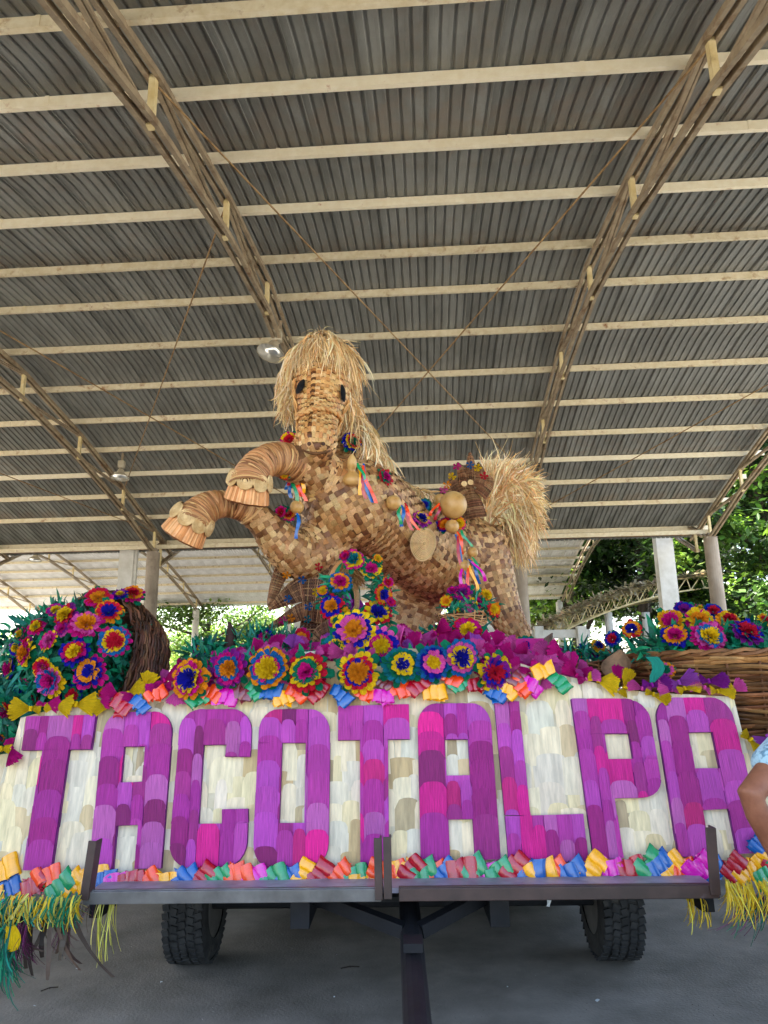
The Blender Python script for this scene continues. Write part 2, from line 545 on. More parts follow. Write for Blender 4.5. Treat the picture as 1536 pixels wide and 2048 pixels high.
pav = thing('vaulted_pavilion', 'open steel pavilion with grey corrugated vaulted roof and cream purlins sheltering the parade float', 'pavilion', (0, 0, 0), rot=(0, 0, -YAW))
vault(pav, 0, 0, -21.4, 9.35, (-14.9, -8.95, -2.74, 3.03, 8.95), m_sheet, True, (-14.9, -8.95, -2.92, 2.95, 8.92), m_concrete_col,
      [(-.25, 10.95, .012), (10.72, 24.25, 0)])
# rust-red eave beam under the last sheets
b = MB()
for (vv, hh) in ((23.72, .16),):
    b.box((-6.0, vv, prof(vv) + .06), (30.6, .05, hh))
    b.box((-6.0, vv + .05, prof(vv) - .02), (30.6, .1, .02))
b.build('eave_beam', m_purlin_edge, pav, local=True)
def rod(u0, v0, u1, v1, dz=-.1, sag=0):
    b = MB()
    pts = []
    for i in range(9):
        t = i / 8
        v = v0 + (v1 - v0) * t
        pts.append(Vector((u0 + (u1 - u0) * t, v, (prof(v0) * (1 - t) + prof(v1) * t) + dz - sag * 4 * t * (1 - t))))
    b.tube(pts, .013, 6)
    b.build('tie_rod', m_rod, pav, local=True)
rod(-2.74, 6.1, 3.03, 19.9)
rod(3.03, 6.1, -2.74, 19.9)
rod(-8.95, 8.8, -2.74, 22.4)
rod(-2.74, 8.8, -8.95, 19.9)
rod(3.03, 22.4, 8.95, 14.3)
rod(-14.9, 14.3, -8.95, 22.4)

pav2 = thing('far_vaulted_pavilion', 'second open pavilion with brightly lit corrugated vaulted roof beyond the far columns', 'pavilion', (0, 0, 0), rot=(0, 0, -YAW))
vault(pav2, 22.6, .45, -34.5, 9.0, (-32, -26, -20.5, -14.9, -8.95, -2.9, 3.0, 8.7), m_sheet_far, False, (-14.9, -8.95, -2.9, 3.0, 8.2), m_white_col,
      [(1.3, 24.2, 0)])
# tall white steel posts at the gutter between the two roofs
for i, (px, Y) in enumerate(((247, 24.3), (603, 24.3), (968, 24.3), (1339, 24.3))):
    p = at(px, 1200, Y)
    b = MB()
    b.box((p.x, p.y, 3.3), (.5, .03, 6.6))
    b.box((p.x - .235, p.y + .17, 3.3), (.03, .3, 6.6))
    b.box((p.x + .235, p.y + .17, 3.3), (.03, .3, 6.6))
    b.box((p.x + .3, p.y + .1, 3.3), (.1, .16, 6.6))
    o = b.build('steel_post', m_white_col)
    tag(o, ('pale blue white steel post behind the left flower basket', 'pale steel post rising behind the woven wicker frond',
            'pale steel post behind the horse and its tail', 'white steel post with a dark edge behind the right basket')[i], 'post', 'white steel posts at the gutter')

# ------------------------------------------------------------------ flood lamps
def floodlamp(px, py, Y, s, label, tilt):
    P = at(px, py, Y)
    root = thing('flood_lamp', label, 'lamp', P, 'bell shaped flood lamps')
    ax = Vector((-.25, -.25, -1)).normalized() if tilt == 0 else Vector((.0, -.12, -1)).normalized()
    if tilt == 2: ax = Vector((-.12, -.5, -.85)).normalized()
    b = MB()
    prf = [(-.5, .1), (-.45, .16), (-.3, .2), (-.22, .27), (0, .5), (.03, .5)]
    b.tube([P + ax * (h * s) for h, r_ in prf], [r_ * s for h, r_ in prf], 24, cap=False)
    b.build('lamp_shade', m_lamp, root, smooth=True)
    b = MB()
    b.tube([P + ax * (.02 * s), P + ax * (-.08 * s), P + ax * (-.2 * s)], [.485 * s, .38 * s, .1 * s], 24)
    b.build('reflector', m_lens, root, smooth=True)
    b = MB()
    b.box(P - ax * (.78 * s), (.34 * s, .3 * s, .4 * s))
    b.build('ballast_box', m_lamp, root, bevel=.02)
    b = MB()
    b.bar(P - ax * (.5 * s), P - ax * (.62 * s), .1 * s, .1 * s)
    b.bar(P - ax * (.95 * s), P - ax * (1.25 * s) + Vector((0, 0, .1)), .05, .05)
    b.build('bracket', m_truss, root)
floodlamp(541, 706, 12.4, .55, 'bell shaped flood lamp on the truss beside the horse head', 0)
floodlamp(240, 955, 18.6, .5, 'smaller flood lamp on the left truss above the lower raised hoof', 1)
floodlamp(70, 1120, 33, .62, 'pale flood lamp under the far roof at the left edge', 1)

# ------------------------------------------------------------------ lattice shelter and railing at right
pts = [(1075, 1262), (1130, 1232), (1200, 1202), (1270, 1178), (1345, 1160), (1420, 1150)]
root = thing('lattice_shelter', 'curved shelter roof on pale lattice trusses covered with dry leaves beyond the horse tail', 'shelter', at(1210, 1290, 30))
for k, dy in enumerate((0, 2.2, 4.4)):
    b = MB()
    A = [at(x, y, 29.0) + Vector((0, dy, 0)) for x, y in pts]
    B = [a + Vector((.12, 0, -.5)) for a in A]
    A2 = [Vector(q) for q in smooth_path([tuple(a) for a in A], 3)]
    B2 = [Vector(q) for q in smooth_path([tuple(a) for a in B], 3)]
    for i in range(len(A2) - 1):
        b.bar(A2[i], A2[i + 1], .06, .06)
        b.bar(B2[i], B2[i + 1], .06, .06)
        b.bar(A2[i], B2[i], .035, .035)
        b.bar(B2[i], A2[i + 1], .035, .035)
    b.build('lattice_truss', m_truss_pale, root)
b = MB()
A2 = [Vector(q) for q in smooth_path([tuple(at(x, y, 29.0)) for x, y in pts], 5)]
P = [[a + Vector((0, -.3 + 5.4 * j / 6, .08 + .03 * math.sin(j * 5 + i))) for j in range(7)] for i, a in enumerate(A2)]
b.grid(P)
b.build('shelter_roof', mat('leafy_roof', lin('#b2a589'), lin('#6e6046'), scale=5, rough=.9, bump=.4), root)
b = MB()
for i in range(1500):
    a = random.choice(A2) + Vector((rnd(-.4, .4), rnd(-.55, 5) if i % 2 else rnd(-.35, .1), rnd(.0, .14)))
    d = Vector((rnd(-1, 1), rnd(-1, 1), rnd(-.3, .3))).normalized()
    b.strip([a, a + d * .3], .09, d.cross(Vector((0, 0, 1))).normalized(), vary(random.choice([lin('#d2c6a6'), lin('#b8aa86'), lin('#e0d6b8')]), .25))
tag(b.build('dry_leaves', m_foliage, root), kind='stuff')
for px in (1216, 1291):
    b = MB()
    q = at(px, 1225, 29.5)
    b.tube([(q.x, q.y, 0), (q.x, q.y, q.z)], .16, 12)
    b.build('post', m_white_col, root)
root = thing('white_railing', 'low white concrete railing beyond the rear hoof', 'railing', at(1125, 1370, 26))
for k, (x0, x1) in enumerate(((1050, 1180),)):
    for (yy, h) in ((1268, .3), (1325, .22)):
        b = MB()
        a, c = at(x0, yy, 26), at(x1, yy, 26)
        b.box((a + c) / 2, ((c - a).length, .18, h))
        b.build('rail', m_white_col, root, bevel=.02)
for px in (1075, 1160):
    b = MB()
    q = at(px, 1253, 26)
    b.box((q.x, q.y - .1, q.z / 2), (.32, .3, q.z))
    b.build('railing_post', m_white_col, root, bevel=.02)

# ------------------------------------------------------------------ trees
def tree(name, label, base, height, spread, n_leaf, leaf, tones, n_limb=7, clear=.35, group=None, flat=1.0, open_=1.0):
    root = thing(name, label, 'tree' if 'bush' not in name else 'bush', base, group)
    base = Vector(base)
    b = MB()
    top = base + Vector((rnd(-.5, .5), rnd(-.5, .5), height * .62))
    tr = [base + (top - base) * t + Vector((math.sin(t * 4) * .15, math.cos(t * 3) * .15, 0)) * height * .04 for t in (0, .25, .5, .75, 1)]
    b.tube(tr, [height * .035, height * .027, height * .022, height * .016, height * .01], 9)
    tips = []
    for i in range(n_limb):
        s = tr[0].lerp(tr[4], clear + (1 - clear) * rnd(.15, .95))
        a = 2 * math.pi * (i + rnd(-.3, .3)) / n_limb
        L = spread * rnd(.65, 1.05)
        e = s + Vector((math.cos(a) * L, math.sin(a) * L, height * rnd(.12, .38) * flat))
        mid = s.lerp(e, .5) + Vector((rnd(-.2, .2), rnd(-.2, .2), rnd(.0, .12))) * spread * .5
        path = [Vector(q) for q in smooth_path([tuple(s), tuple(mid), tuple(e)], 3)]
        b.tube(path, [height * .012 * (1 - .75 * k / 6) for k in range(7)], 6)
        for k in range(5):
            p0 = path[2 + k % 5]
            e2 = p0 + Vector((rnd(-1, 1), rnd(-1, 1), rnd(-.35, .8))) * spread * .36
            b.tube([p0, p0.lerp(e2, .5) + Vector((0, 0, rnd(-.1, .2))), e2], [height * .005, height * .004, height * .002], 4)
            tips.append((p0, e2))
        tips.append((path[3], e))
    b.build('trunk', m_trunk, root, smooth=True)
    cl = []
    for p0, e in tips:
        for k in range(3):
            cl.append((p0.lerp(e, rnd(.35, 1.1)) + Vector((rnd(-1, 1), rnd(-1, 1), rnd(-.5, .7))) * spread * .1, spread * rnd(.1, .22) * open_, random.choice(tones)))
    b = MB()
    for i in range(n_leaf):
        c, r_, tn = random.choice(cl)
        d = Vector((random.gauss(0, 1), random.gauss(0, 1), random.gauss(0, .7)))
        p = c + d * r_ * .55
        ax = Vector((rnd(-1, 1), rnd(-1, 1), rnd(-.9, .4))).normalized()
        sd = ax.cross(Vector((rnd(-.4, .4), rnd(-.4, .4), 1))).normalized()
        L = leaf * rnd(.6, 1.3)
        q = vary(tn, .3)
        b.add([p, p + ax * L * .5 + sd * L * .28, p + ax * L, p + ax * L * .5 - sd * L * .28], [(0, 1, 2, 3)], q)
    b.build('crown', m_foliage, root)
G0 = [lin('#5f7f2a'), lin('#4a6a22'), lin('#7a963a'), lin('#3d5a1e')]
G1 = [lin('#6b8a2c'), lin('#8da83c'), lin('#4d6e24'), lin('#7d9a3c')]
G2 = [lin('#36521c'), lin('#4a6b24'), lin('#263e16'), lin('#6f8f2e'), lin('#2c4618'), lin('#1f3312')]
G3 = [lin('#8fb04a'), lin('#a7bf5a'), lin('#6f9638')]
def gp(px, Y):
    p = at(px, 1300, Y)
    return (p.x, p.y, 0)
tree('acacia_tree', 'taller feathery tree behind the slim white columns left of the raised hooves', gp(420, 52), 11.5, 6.5, 11000, .34, G0, 9, .25, flat=.5)
tree('acacia_tree', 'airy light green tree with bare spreading branches beyond the far pavilion', gp(650, 58), 13, 8.5, 15000, .36, G0 + G1, 9, .3, flat=.6, open_=1.0)
tree('acacia_tree', 'low light green tree behind the slim white columns at left', gp(455, 64), 9.0, 6, 9000, .38, G3, 7, .2, flat=.6)
random.seed(13)
for i, (px, Y, h, sp, n) in enumerate(((1160, 50, 17, 7, 10000), (1290, 47, 19, 7.5, 11000), (1440, 42, 19, 7, 11000), (1590, 36, 18, 7, 11000), (1560, 30, 11, 5, 8000), (1090, 56, 13, 6, 7000), (1380, 58, 22, 8, 9000))):
    tree('shade_tree', ('dark shade tree with bright gaps right of the far pavilion end', 'dense shade tree over the curved lattice shelter', 'tall dense tree behind the right concrete column',
                        'dense leafy tree at the right edge under the roof slope', 'lower leafy tree at the right edge above the basket', 'low shade tree behind the tail column',
                        'tallest shade tree rising at the back behind the white post')[i], gp(px, Y), h, sp, int(n * 1.9), .46 if Y > 40 else .38, G2 if i != 5 else G1, 9, .18, 'shade trees beyond the pavilion')
def bush(label, base, r_, h, n, leaf, tones):
    root = thing('leafy_bush', label, 'bush', base, 'bushes beyond the float')
    b = MB()
    base = Vector(base)
    for i in range(9):
        a = i * 2.4
        e = base + Vector((math.cos(a) * r_ * .6, math.sin(a) * r_ * .6, h * rnd(.5, .9)))
        b.tube([base, base.lerp(e, .5) + Vector((0, 0, .1 * h)), e], [.06, .04, .02], 5)
    b.build('stem', m_trunk, root)
    b = MB()
    cl = [(base + Vector((rnd(-1, 1) * r_, rnd(-1, 1) * r_, h * rnd(.2, .9))), r_ * rnd(.2, .4), random.choice(tones)) for i in range(18)]
    for i in range(n):
        c, rr, tn = random.choice(cl)
        p = c + Vector((random.gauss(0, 1), random.gauss(0, 1), random.gauss(0, .8))) * rr
        ax = Vector((rnd(-1, 1), rnd(-1, 1), rnd(-.5, .8))).normalized()
        sd = ax.cross(Vector((rnd(-.4, .4), rnd(-.4, .4), 1))).normalized()
        L = leaf * rnd(.6, 1.3)
        b.add([p, p + ax * L * .5 + sd * L * .28, p + ax * L, p + ax * L * .5 - sd * L * .28], [(0, 1, 2, 3)], vary(tn, .3))
    b.build('foliage', m_foliage, root)
bush('yellow green bush far off at the left edge', gp(5, 75), 4, 6.2, 2600, .5, G3)
bush('sunlit bush behind the slim column right of the left basket', gp(350, 55), 2.6, 3.6, 2200, .4, G3)
bush('low bushes under the airy tree', gp(470, 60), 4, 3.4, 2400, .4, G1)
bush('shaded bush behind the white railing', gp(1130, 40), 3, 3.2, 2200, .35, G2)
bush('shaded bush under the lattice shelter', gp(1260, 42), 4, 3.0, 2600, .35, G2 + G3)
bush('shaded bush behind the right basket', gp(1480, 27), 3, 3.6, 2600, .3, G2)
root = thing('banana_plant', 'young banana plant with broad leaves behind the slim white column', 'plant', gp(385, 50))
for k in range(6):
    b = MB()
    o = Vector(gp(385, 50)) + Vector((0, 0, .6))
    a = k * 1.05
    P = []
    for i in range(7):
        t = i / 6
        c = o + Vector((math.cos(a) * t * 1.5, math.sin(a) * t * 1.2, 1.0 + 1.9 * t - 1.2 * t * t))
        sd = Vector((-math.sin(a), math.cos(a), 0)) * (.05 + .38 * math.sin(math.pi * min(1, t * .95 + .03)))
        P.append([c - sd + Vector((0, 0, .06)), c, c + sd + Vector((0, 0, .06))])
    b.grid(P, vary(lin('#7fae3e'), .2))
    b.build('leaf', m_foliage, root, smooth=True)
b = MB()
b.tube([Vector(gp(385, 50)), Vector(gp(385, 50)) + Vector((0, 0, 1.7))], [.16, .1], 8)
b.build('stem', m_trunk, root)
# ------------------------------------------------------------------ trailer
BED_Z = .65
TY = R(-1.1)
TX = Vector((math.cos(TY), math.sin(TY), 0))
TF = Vector((-math.sin(TY), math.cos(TY), 0))      # towards the back of the float
TO = Vector((.035, 3.095, 0))                      # middle of the front edge, on the floor
UZ = Vector((0, 0, 1))
TM = Matrix((TX, TF, UZ)).transposed()
def T(x, y, z): return TO + TX * x + TF * y + UZ * z
trailer = thing('flatbed_trailer', 'low flatbed farm trailer with maroon and grey steel front edge carrying the whole float', 'trailer', TO)
BW = 2.52
b = MB()
b.box(T(0, 3.37, BED_Z - .012), (BW - .02, 6.68, .02), TM)
b.build('deck', m_deck, trailer)
for x0, x1, mm in ((-BW / 2, -.07, m_greysteel), (.0, BW / 2, m_maroon)):
    b = MB()
    b.box(T((x0 + x1) / 2, .0, BED_Z - .02), (x1 - x0, .012, .048), TM)
    b.box(T((x0 + x1) / 2, .016, BED_Z + .003), (x1 - x0, .02, .008), TM)
    b.build('edge_beam', mm, trailer, bevel=.003)
for sx in (-1, 1):
    b = MB()
    b.box(T(sx * (BW / 2 - .02), 3.4, BED_Z - .07), (.05, 6.66, .09), TM)
    b.build('side_rail', m_darksteel, trailer, bevel=.004)
b = MB()
for yy in (.5, 1.6, 2.8, 4.2, 5.6):
    b.box(T(0, yy, BED_Z - .075), (BW - .12, .06, .08), TM)
for xx in (-.42, .42):
    b.box(T(xx, 3.3, BED_Z - .15), (.08, 6.2, .1), TM)
b.build('chassis_beam', m_darksteel, trailer)
for sx in (-1, 1):
    b = MB()
    b.box(T(sx * 1.25, 4.2, .36), (.012, 4.9, .5), TM)
    b.build('side_light_block', m_darksteel, trailer)  # added panel, keeps side light out from under the bed
b = MB()
b.box(T(0, 6.6, .36), (2.5, .012, .5), TM)
b.build('rear_light_block', m_darksteel, trailer)  # added panel behind the axle, blocks light coming in from the back
def post(px0, py0, px1, py1, wd, nm, yoff):
    a = onplane(px0, py0, T(0, yoff, 0), TF)
    c = onplane(px1, py1, T(0, yoff, 0), TF)
    b = MB()
    b.bar(c, a, wd, .012, up=TF)
    b.bar(c + TX * (wd * .5 - .004) + TF * .028, a + TX * (wd * .5 - .004) + TF * .028, .008, .055, up=TF)
    b.build(nm, m_maroon, trailer, bevel=.002)
post(186, 1682, 168, 1800, .034, 'stake_post', -.016)
post(1421, 1655, 1431, 1790, .04, 'stake_post', -.016)
post(755, 1676, 758, 1800, .031, 'stake_post', -.014)
post(774, 1674, 776, 1798, .032, 'stake_post', -.022)
# drawbar towards the camera and its braces
b = MB()
b.tube([T(.035, 1.5, BED_Z - .17), T(.045, .3, .46), T(.06, -1.35, .44)], [.046, .046, .043], 14)
b.tube([T(.06, -1.36, .44), T(.06, -1.45, .44)], [.075, .075], 14)
b.build('drawbar', m_darksteel, trailer, smooth=False)
for sx in (-1, 1):
    b = MB()
    b.bar(T(sx * .42, .35, BED_Z - .1), T(.05 + sx * .03, .1, .47), .05, .05)
    b.build('drawbar_brace', m_darksteel, trailer)
b = MB()
b.box(T(.05, -.2, .52), (.07, .1, .03), TM)
b.build('drawbar_plate', m_darksteel, trailer)
# wheels
def wheel(px, py):
    r0 = ray(px, py)
    P = CAM + r0 * (-CAM_H / r0.z)
    rad, wd = .3, .215
    C = Vector((P.x, P.y, rad)) + TF * .06
    b = MB()
    prf = [(-.5, .62), (-.5, .84), (-.46, .94), (-.38, .985), (.38, .985), (.46, .94), (.5, .84), (.5, .62)]
    n = 44
    P2 = []
    for i in range(n + 1):
        a = 2 * math.pi * i / n
        P2.append([C + TX * (x * wd) + (TF * math.cos(a) + UZ * math.sin(a)) * (q * rad) for x, q in prf])
    b.grid(P2)
    t = b.build('tyre', m_rubber, trailer, smooth=False)
    b = MB()
    rows = 5
    for rr in range(rows):
        x = (-.4 + .8 * rr / (rows - 1)) * wd
        for i in range(46):
            a = 2 * math.pi * (i + (.5 if rr % 2 else 0)) / 46
            rd = TF * math.cos(a) + UZ * math.sin(a)
            tg = -TF * math.sin(a) + UZ * math.cos(a)
            M = (Matrix((TX, tg, rd)).transposed()) @ Matrix.Rotation(R(14 if rr % 2 else -14), 3, 'Z')
            b.box(C + TX * x + rd * (rad * .99), (wd * .155, .029, .018), M)
    tag(b.build('tread', m_rubber, t), kind='stuff')
    for sx in (-1, 1):
        b = MB()
        b.tube([C + TX * (sx * wd * .47), C + TX * (sx * wd * .3), C + TX * (sx * wd * .28)], [rad * .63, rad * .55, rad * .2], 24)
        for k in range(5):
            a = 2 * math.pi * k / 5
            q = C + (TF * math.cos(a) + UZ * math.sin(a)) * rad * .25 + TX * (sx * wd * .28)
            b.tube([q, q + TX * (sx * .02)], .012, 6)
        b.build('rim', m_greysteel, t)
wheel(385, 1927)
wheel(1232, 1920)
b = MB()
b.tube([T(-1.1, 1.15, .3), T(1.15, 1.15, .3)], .035, 10)
b.build('axle', m_darksteel, trailer)

# tiered platform carried by the trailer
plat = thing('display_platform', 'tiered wooden platform behind the sign under the horse and baskets', 'platform', T(0, 2.5, BED_Z))
b = MB()
b.box(T(0, 2.6, .885), (3.1, 4.1, .47), TM)
b.build('lower_tier', m_ply, plat)
b = MB()
b.box(T(-.03, 2.75, 1.405), (1.74, 3.5, .55), TM)
b.build('upper_tier', m_pinkcloth, plat)

# ------------------------------------------------------------------ sign
LEAN = R(12.4)
SO = T(0, .235, BED_Z)                    # foot of the sign on the bed
SN = (-TF * math.cos(LEAN) + UZ * math.sin(LEAN)).normalized()      # towards the viewer
SU = (UZ * math.cos(LEAN) + TF * math.sin(LEAN)).normalized()
def S(px, py): 
    P = onplane(px, py, SO, SN)
    return ((P - SO).dot(TX), (P - SO).dot(SU))
def SP(s, t, off=0): return SO + TX * s + SU * t + SN * off

def clip(poly, conv):
    """Sutherland-Hodgman; conv counter-clockwise in (s,t)"""
    out = list(poly)
    for (ax, ay), (bx, by) in zip(conv, conv[1:] + conv[:1]):
        if not out: break
        inp, out = out, []
        def side(q): return (bx - ax) * (q[1] - ay) - (by - ay) * (q[0] - ax)
        for i, q in enumerate(inp):
            p = inp[i - 1]
            sq, sp = side(q), side(p)
            if (sq >= 0) != (sp >= 0):
                k = sp / (sp - sq)
                out.append(tuple(p[j] + (q[j] - p[j]) * k for j in range(len(q))))
            if sq >= 0: out.append(q)
    return out
def ccw(p):
    a = sum(x0 * y1 - x1 * y0 for (x0, y0), (x1, y1) in zip(p, p[1:] + p[:1]))
    return p if a > 0 else p[::-1]
def inside(q, conv):
    return all((bx - ax) * (q[1] - ay) - (by - ay) * (q[0] - ax) >= -1e-6 for (ax, ay), (bx, by) in zip(conv, conv[1:] + conv[:1]))

sign = thing('letter_sign', 'leaning parade float sign of cream husk scales with big purple letters reading TACOTALPA', 'sign', SP(0, 0))
TOPC = [(42, 1436), (180, 1400), (330, 1368), (480, 1335), (570, 1308), (660, 1300), (760, 1296), (900, 1300), (1000, 1316), (1100, 1345), (1200, 1368), (1290, 1385), (1392, 1390), (1466, 1394)]
BOTL, BOTR = (-42, 1762), (1556, 1748)
def edge_x(y, a, b_): return a[0] + (b_[0] - a[0]) * (y - a[1]) / (b_[1] - a[1])
slabs = []
xs_top = [p for p in TOPC]
x0b, x1b = TOPC[0][0], TOPC[-1][0]
for (xa, ya), (xb, yb) in zip(TOPC, TOPC[1:]):
    fa, fb = (xa - x0b) / (x1b - x0b), (xb - x0b) / (x1b - x0b)
    ba = (BOTL[0] + (BOTR[0] - BOTL[0]) * fa, BOTL[1] + (BOTR[1] - BOTL[1]) * fa)
    bb = (BOTL[0] + (BOTR[0] - BOTL[0]) * fb, BOTL[1] + (BOTR[1] - BOTL[1]) * fb)
    slabs.append(ccw([S(xa, ya), S(*ba), S(*bb), S(xb, yb)]))
b = MB()
TH = .03
for k, sl_ in enumerate(slabs):
    n = len(sl_)
    vs = [SP(s, t, 0) for s, t in sl_] + [SP(s, t, -TH) for s, t in sl_]
    fs = [tuple(range(n)), tuple(range(n, 2 * n))[::-1]] + [(i, n + i, n + (i + 1) % n, (i + 1) % n) for i in range(n)]
    b.add(vs, fs)
b.build('board', m_board, sign)
b = MB()
for x in (-1.1, 0.0, 1.1):
    b.bar(SP(x, .02, -.06), SP(x, .6, -.06), .05, .05, up=SN)
    b.bar(SP(x, .5, -.085), T(x, .235 + .62, BED_Z + .02), .05, .05)
b.build('back_brace', m_ply, sign)

def letter_husks(quad_fn, cols, rows_fn, pieces, base, bulge, tip, palette, name, parent, m_, store, skip=None, first=300):
    """arch topped husk scales; lower rows lie over the ones above"""
    made = 0
    for c in range(len(cols) - 1):
        rws = rows_fn(c)
        for r_ in range(len(rws) - 1):
            a0, a1 = cols[c] - .004 + rnd(-.012, .012), cols[c + 1] + .004 + rnd(-.012, .012)
            ov = min(.05, (rws[r_ + 1] - rws[r_]) * .4)
            b0, b1 = rws[r_] - (ov if r_ else 0), rws[r_ + 1] + .012
            arch = ov if r_ else 0
            NS = 6
            u0, v0 = rnd(0, 9), rnd(0, 9)
            lift = rnd(-.0015, .002)
            tonec = palette()
            me = MB()
            poly_all = []
            for k in range(NS):
                def P(q, bot):
                    aa = a0 + (a1 - a0) * q
                    e = 2 * q - 1
                    bb = b1 if bot else b0 + arch * (1 - math.sqrt(max(0, 1 - abs(e) ** 2.6)))
                    s, t = quad_fn(aa, bb)
                    fr = (bb - b0) / (b1 - b0)
                    z = base + tip * (1 - fr) + bulge * (1 - e * e) + lift
                    return (s, t, z, u0 + aa * 6, v0 + bb * 4)
                q0, q1 = k / NS, (k + 1) / NS
                poly = [P(q0, 0), P(q1, 0), P(q1, 1), P(q0, 1)]
                pp = [(x[0], x[1]) for x in poly]
                if sum(x0 * y1 - x1 * y0 for (x0, y0), (x1, y1) in zip(pp, pp[1:] + pp[:1])) < 0: poly = poly[::-1]
                poly_all.append(poly)
            if skip and skip([q for p in poly_all for q in p]): continue
            for poly in poly_all:
                for pc in pieces:
                    cl = clip(poly, pc)
                    if len(cl) >= 3:
                        me.add([SP(q[0], q[1], q[2]) for q in cl], [tuple(range(len(cl)))], tonec, [(q[3], q[4]) for q in cl])
            if not me.f: continue
            if store[0] < first:
                # a scale cut in two by a gap of the letter becomes two pieces
                bb_ = [[min(me.v[i][k] for i in f) for k in range(3)] + [max(me.v[i][k] for i in f) for k in range(3)] for f in me.f]
                grp = list(range(len(me.f)))
                for i in range(len(grp)):
                    for j in range(i):
                        if all(bb_[i][k] <= bb_[j][k + 3] + .002 and bb_[j][k] <= bb_[i][k + 3] + .002 for k in range(3)):
                            gi, gj = grp[i], grp[j]
                            grp = [gj if g_ == gi else g_ for g_ in grp]
                for g_ in sorted(set(grp)):
                    m2 = MB()
                    for k, f in enumerate(me.f):
                        if grp[k] == g_:
                            m2.add([me.v[i] for i in f], [tuple(range(len(f)))], me.c[k], me.uv[k])
                    m2.build(name, m_, parent)
                store[0] += 1
            else:
                store[1].v and None
                off = len(store[1].v)
                store[1].v += me.v
                store[1].f += [tuple(off + i for i in f) for f in me.f]
                store[1].c += me.c
                store[1].uv += me.uv
                store[1].m += me.m

def rc(x0, y0, x1, y1, cs, r=.2, ry=None):
    """rectangle (fractions, y down) with rounded corners named in cs"""
    ry = ry or r * .52
    pts = []
    for nm, cx, cy, a0 in (('tl', x0 + r, y0 + ry, 180), ('tr', x1 - r, y0 + ry, 270), ('br', x1 - r, y1 - ry, 0), ('bl', x0 + r, y1 - ry, 90)):
        if nm in cs:
            for k in range(7):
                a = R(a0 + 15 * k)
                pts.append((cx + math.cos(a) * r, cy + math.sin(a) * ry))
        else:
            pts.append({'tl': (x0, y0), 'tr': (x1, y0), 'br': (x1, y1), 'bl': (x0, y1)}[nm])
    return pts
def box_(x0, y0, x1, y1): return rc(x0, y0, x1, y1, '')
A_ = lambda h0, h1, g0, a0, a1: [rc(0, 0, 1, h0, ('tl', 'tr'), .26, .15), box_(0, h0, a0, 1), box_(a1, h0, 1, 1), box_(a0, h1, a1, g0)]
T_ = [box_(0, 0, 1, .235), box_(.31, .235, .69, 1)]
C_ = [rc(0, 0, 1, .24, ('tl', 'tr'), .28, .15), box_(0, .24, .35, .74), box_(.66, .24, 1, .32), rc(0, .74, 1, 1, ('bl', 'br'), .28, .15), box_(.66, .655, 1, .74)]
O_ = [rc(0, 0, 1, .225, ('tl', 'tr'), .28, .15), box_(0, .225, .34, .73), box_(.67, .225, 1, .73), rc(0, .73, 1, 1, ('bl', 'br'), .28, .15)]
L_ = [box_(0, 0, .335, .725), box_(0, .725, 1, 1)]
P_ = [rc(0, 0, 1, .235, ('tr',), .3, .15), box_(0, .235, .37, 1), box_(.69, .235, 1, .4), rc(.37, .4, 1, .645, ('br',), .26, .13)]
LET = [
    ('T', [(60, 1435), (197, 1432), (153, 1740), (5, 1742)], T_),
    ('A', [(215, 1428), (350, 1425), (327, 1737), (182, 1738)], A_(.235, .47, .74, .33, .64)),
    ('C', [(365, 1422), (507, 1420), (495, 1734), (340, 1736)], C_),
    ('O', [(522, 1421), (661, 1421), (658, 1737), (507, 1738)], O_),
    ('T', [(678, 1414), (818, 1410), (826, 1728), (674, 1731)], T_),
    ('A', [(834, 1410), (978, 1409), (1000, 1719), (842, 1722)], A_(.245, .48, .755, .36, .67)),
    ('L', [(988, 1406), (1134, 1403), (1174, 1724), (1016, 1726)], L_),
    ('P', [(1140, 1400), (1290, 1400), (1344, 1713), (1184, 1719)], P_),
    ('A', [(1303, 1398), (1453, 1398), (1527, 1706), (1354, 1715)], A_(.235, .47, .73, .37, .68)),
]
PURP = [('#a83a9c', 5), ('#b04cb8', 4), ('#9c2c90', 5), ('#cc1684', 3), ('#8c1c74', 4), ('#6a1a56', 2), ('#e4188c', 1), ('#b064ac', 3), ('#b44eb4', 3), ('#962e80', 3), ('#b81e6c', 1)]
def purple():
    c = random.choices([p for p, _ in PURP], [q for _, q in PURP])[0]
    c = lin(c)
    m = (.38, .032, .24)
    c = tuple(q * .72 + w_ * .28 for q, w_ in zip(c, m))
    return vary((c[0] * 1.08, c[1], c[2] * .93), .1)
CREAM = [('#f0e0c0', 6), ('#e9dcc6', 5), ('#e6dcc8', 3), ('#dcc69c', 2), ('#ccb285', 2), ('#bca886', 1), ('#eeddb2', 5), ('#e2dac8', 1)]
def cream():
    c = random.choices([p for p, _ in CREAM], [q for _, q in CREAM])[0]
    q = lin(c)
    return vary((q[0] * .9, q[1] * .87, q[2] * .8), .05)
ALLP = []
random.seed(21)
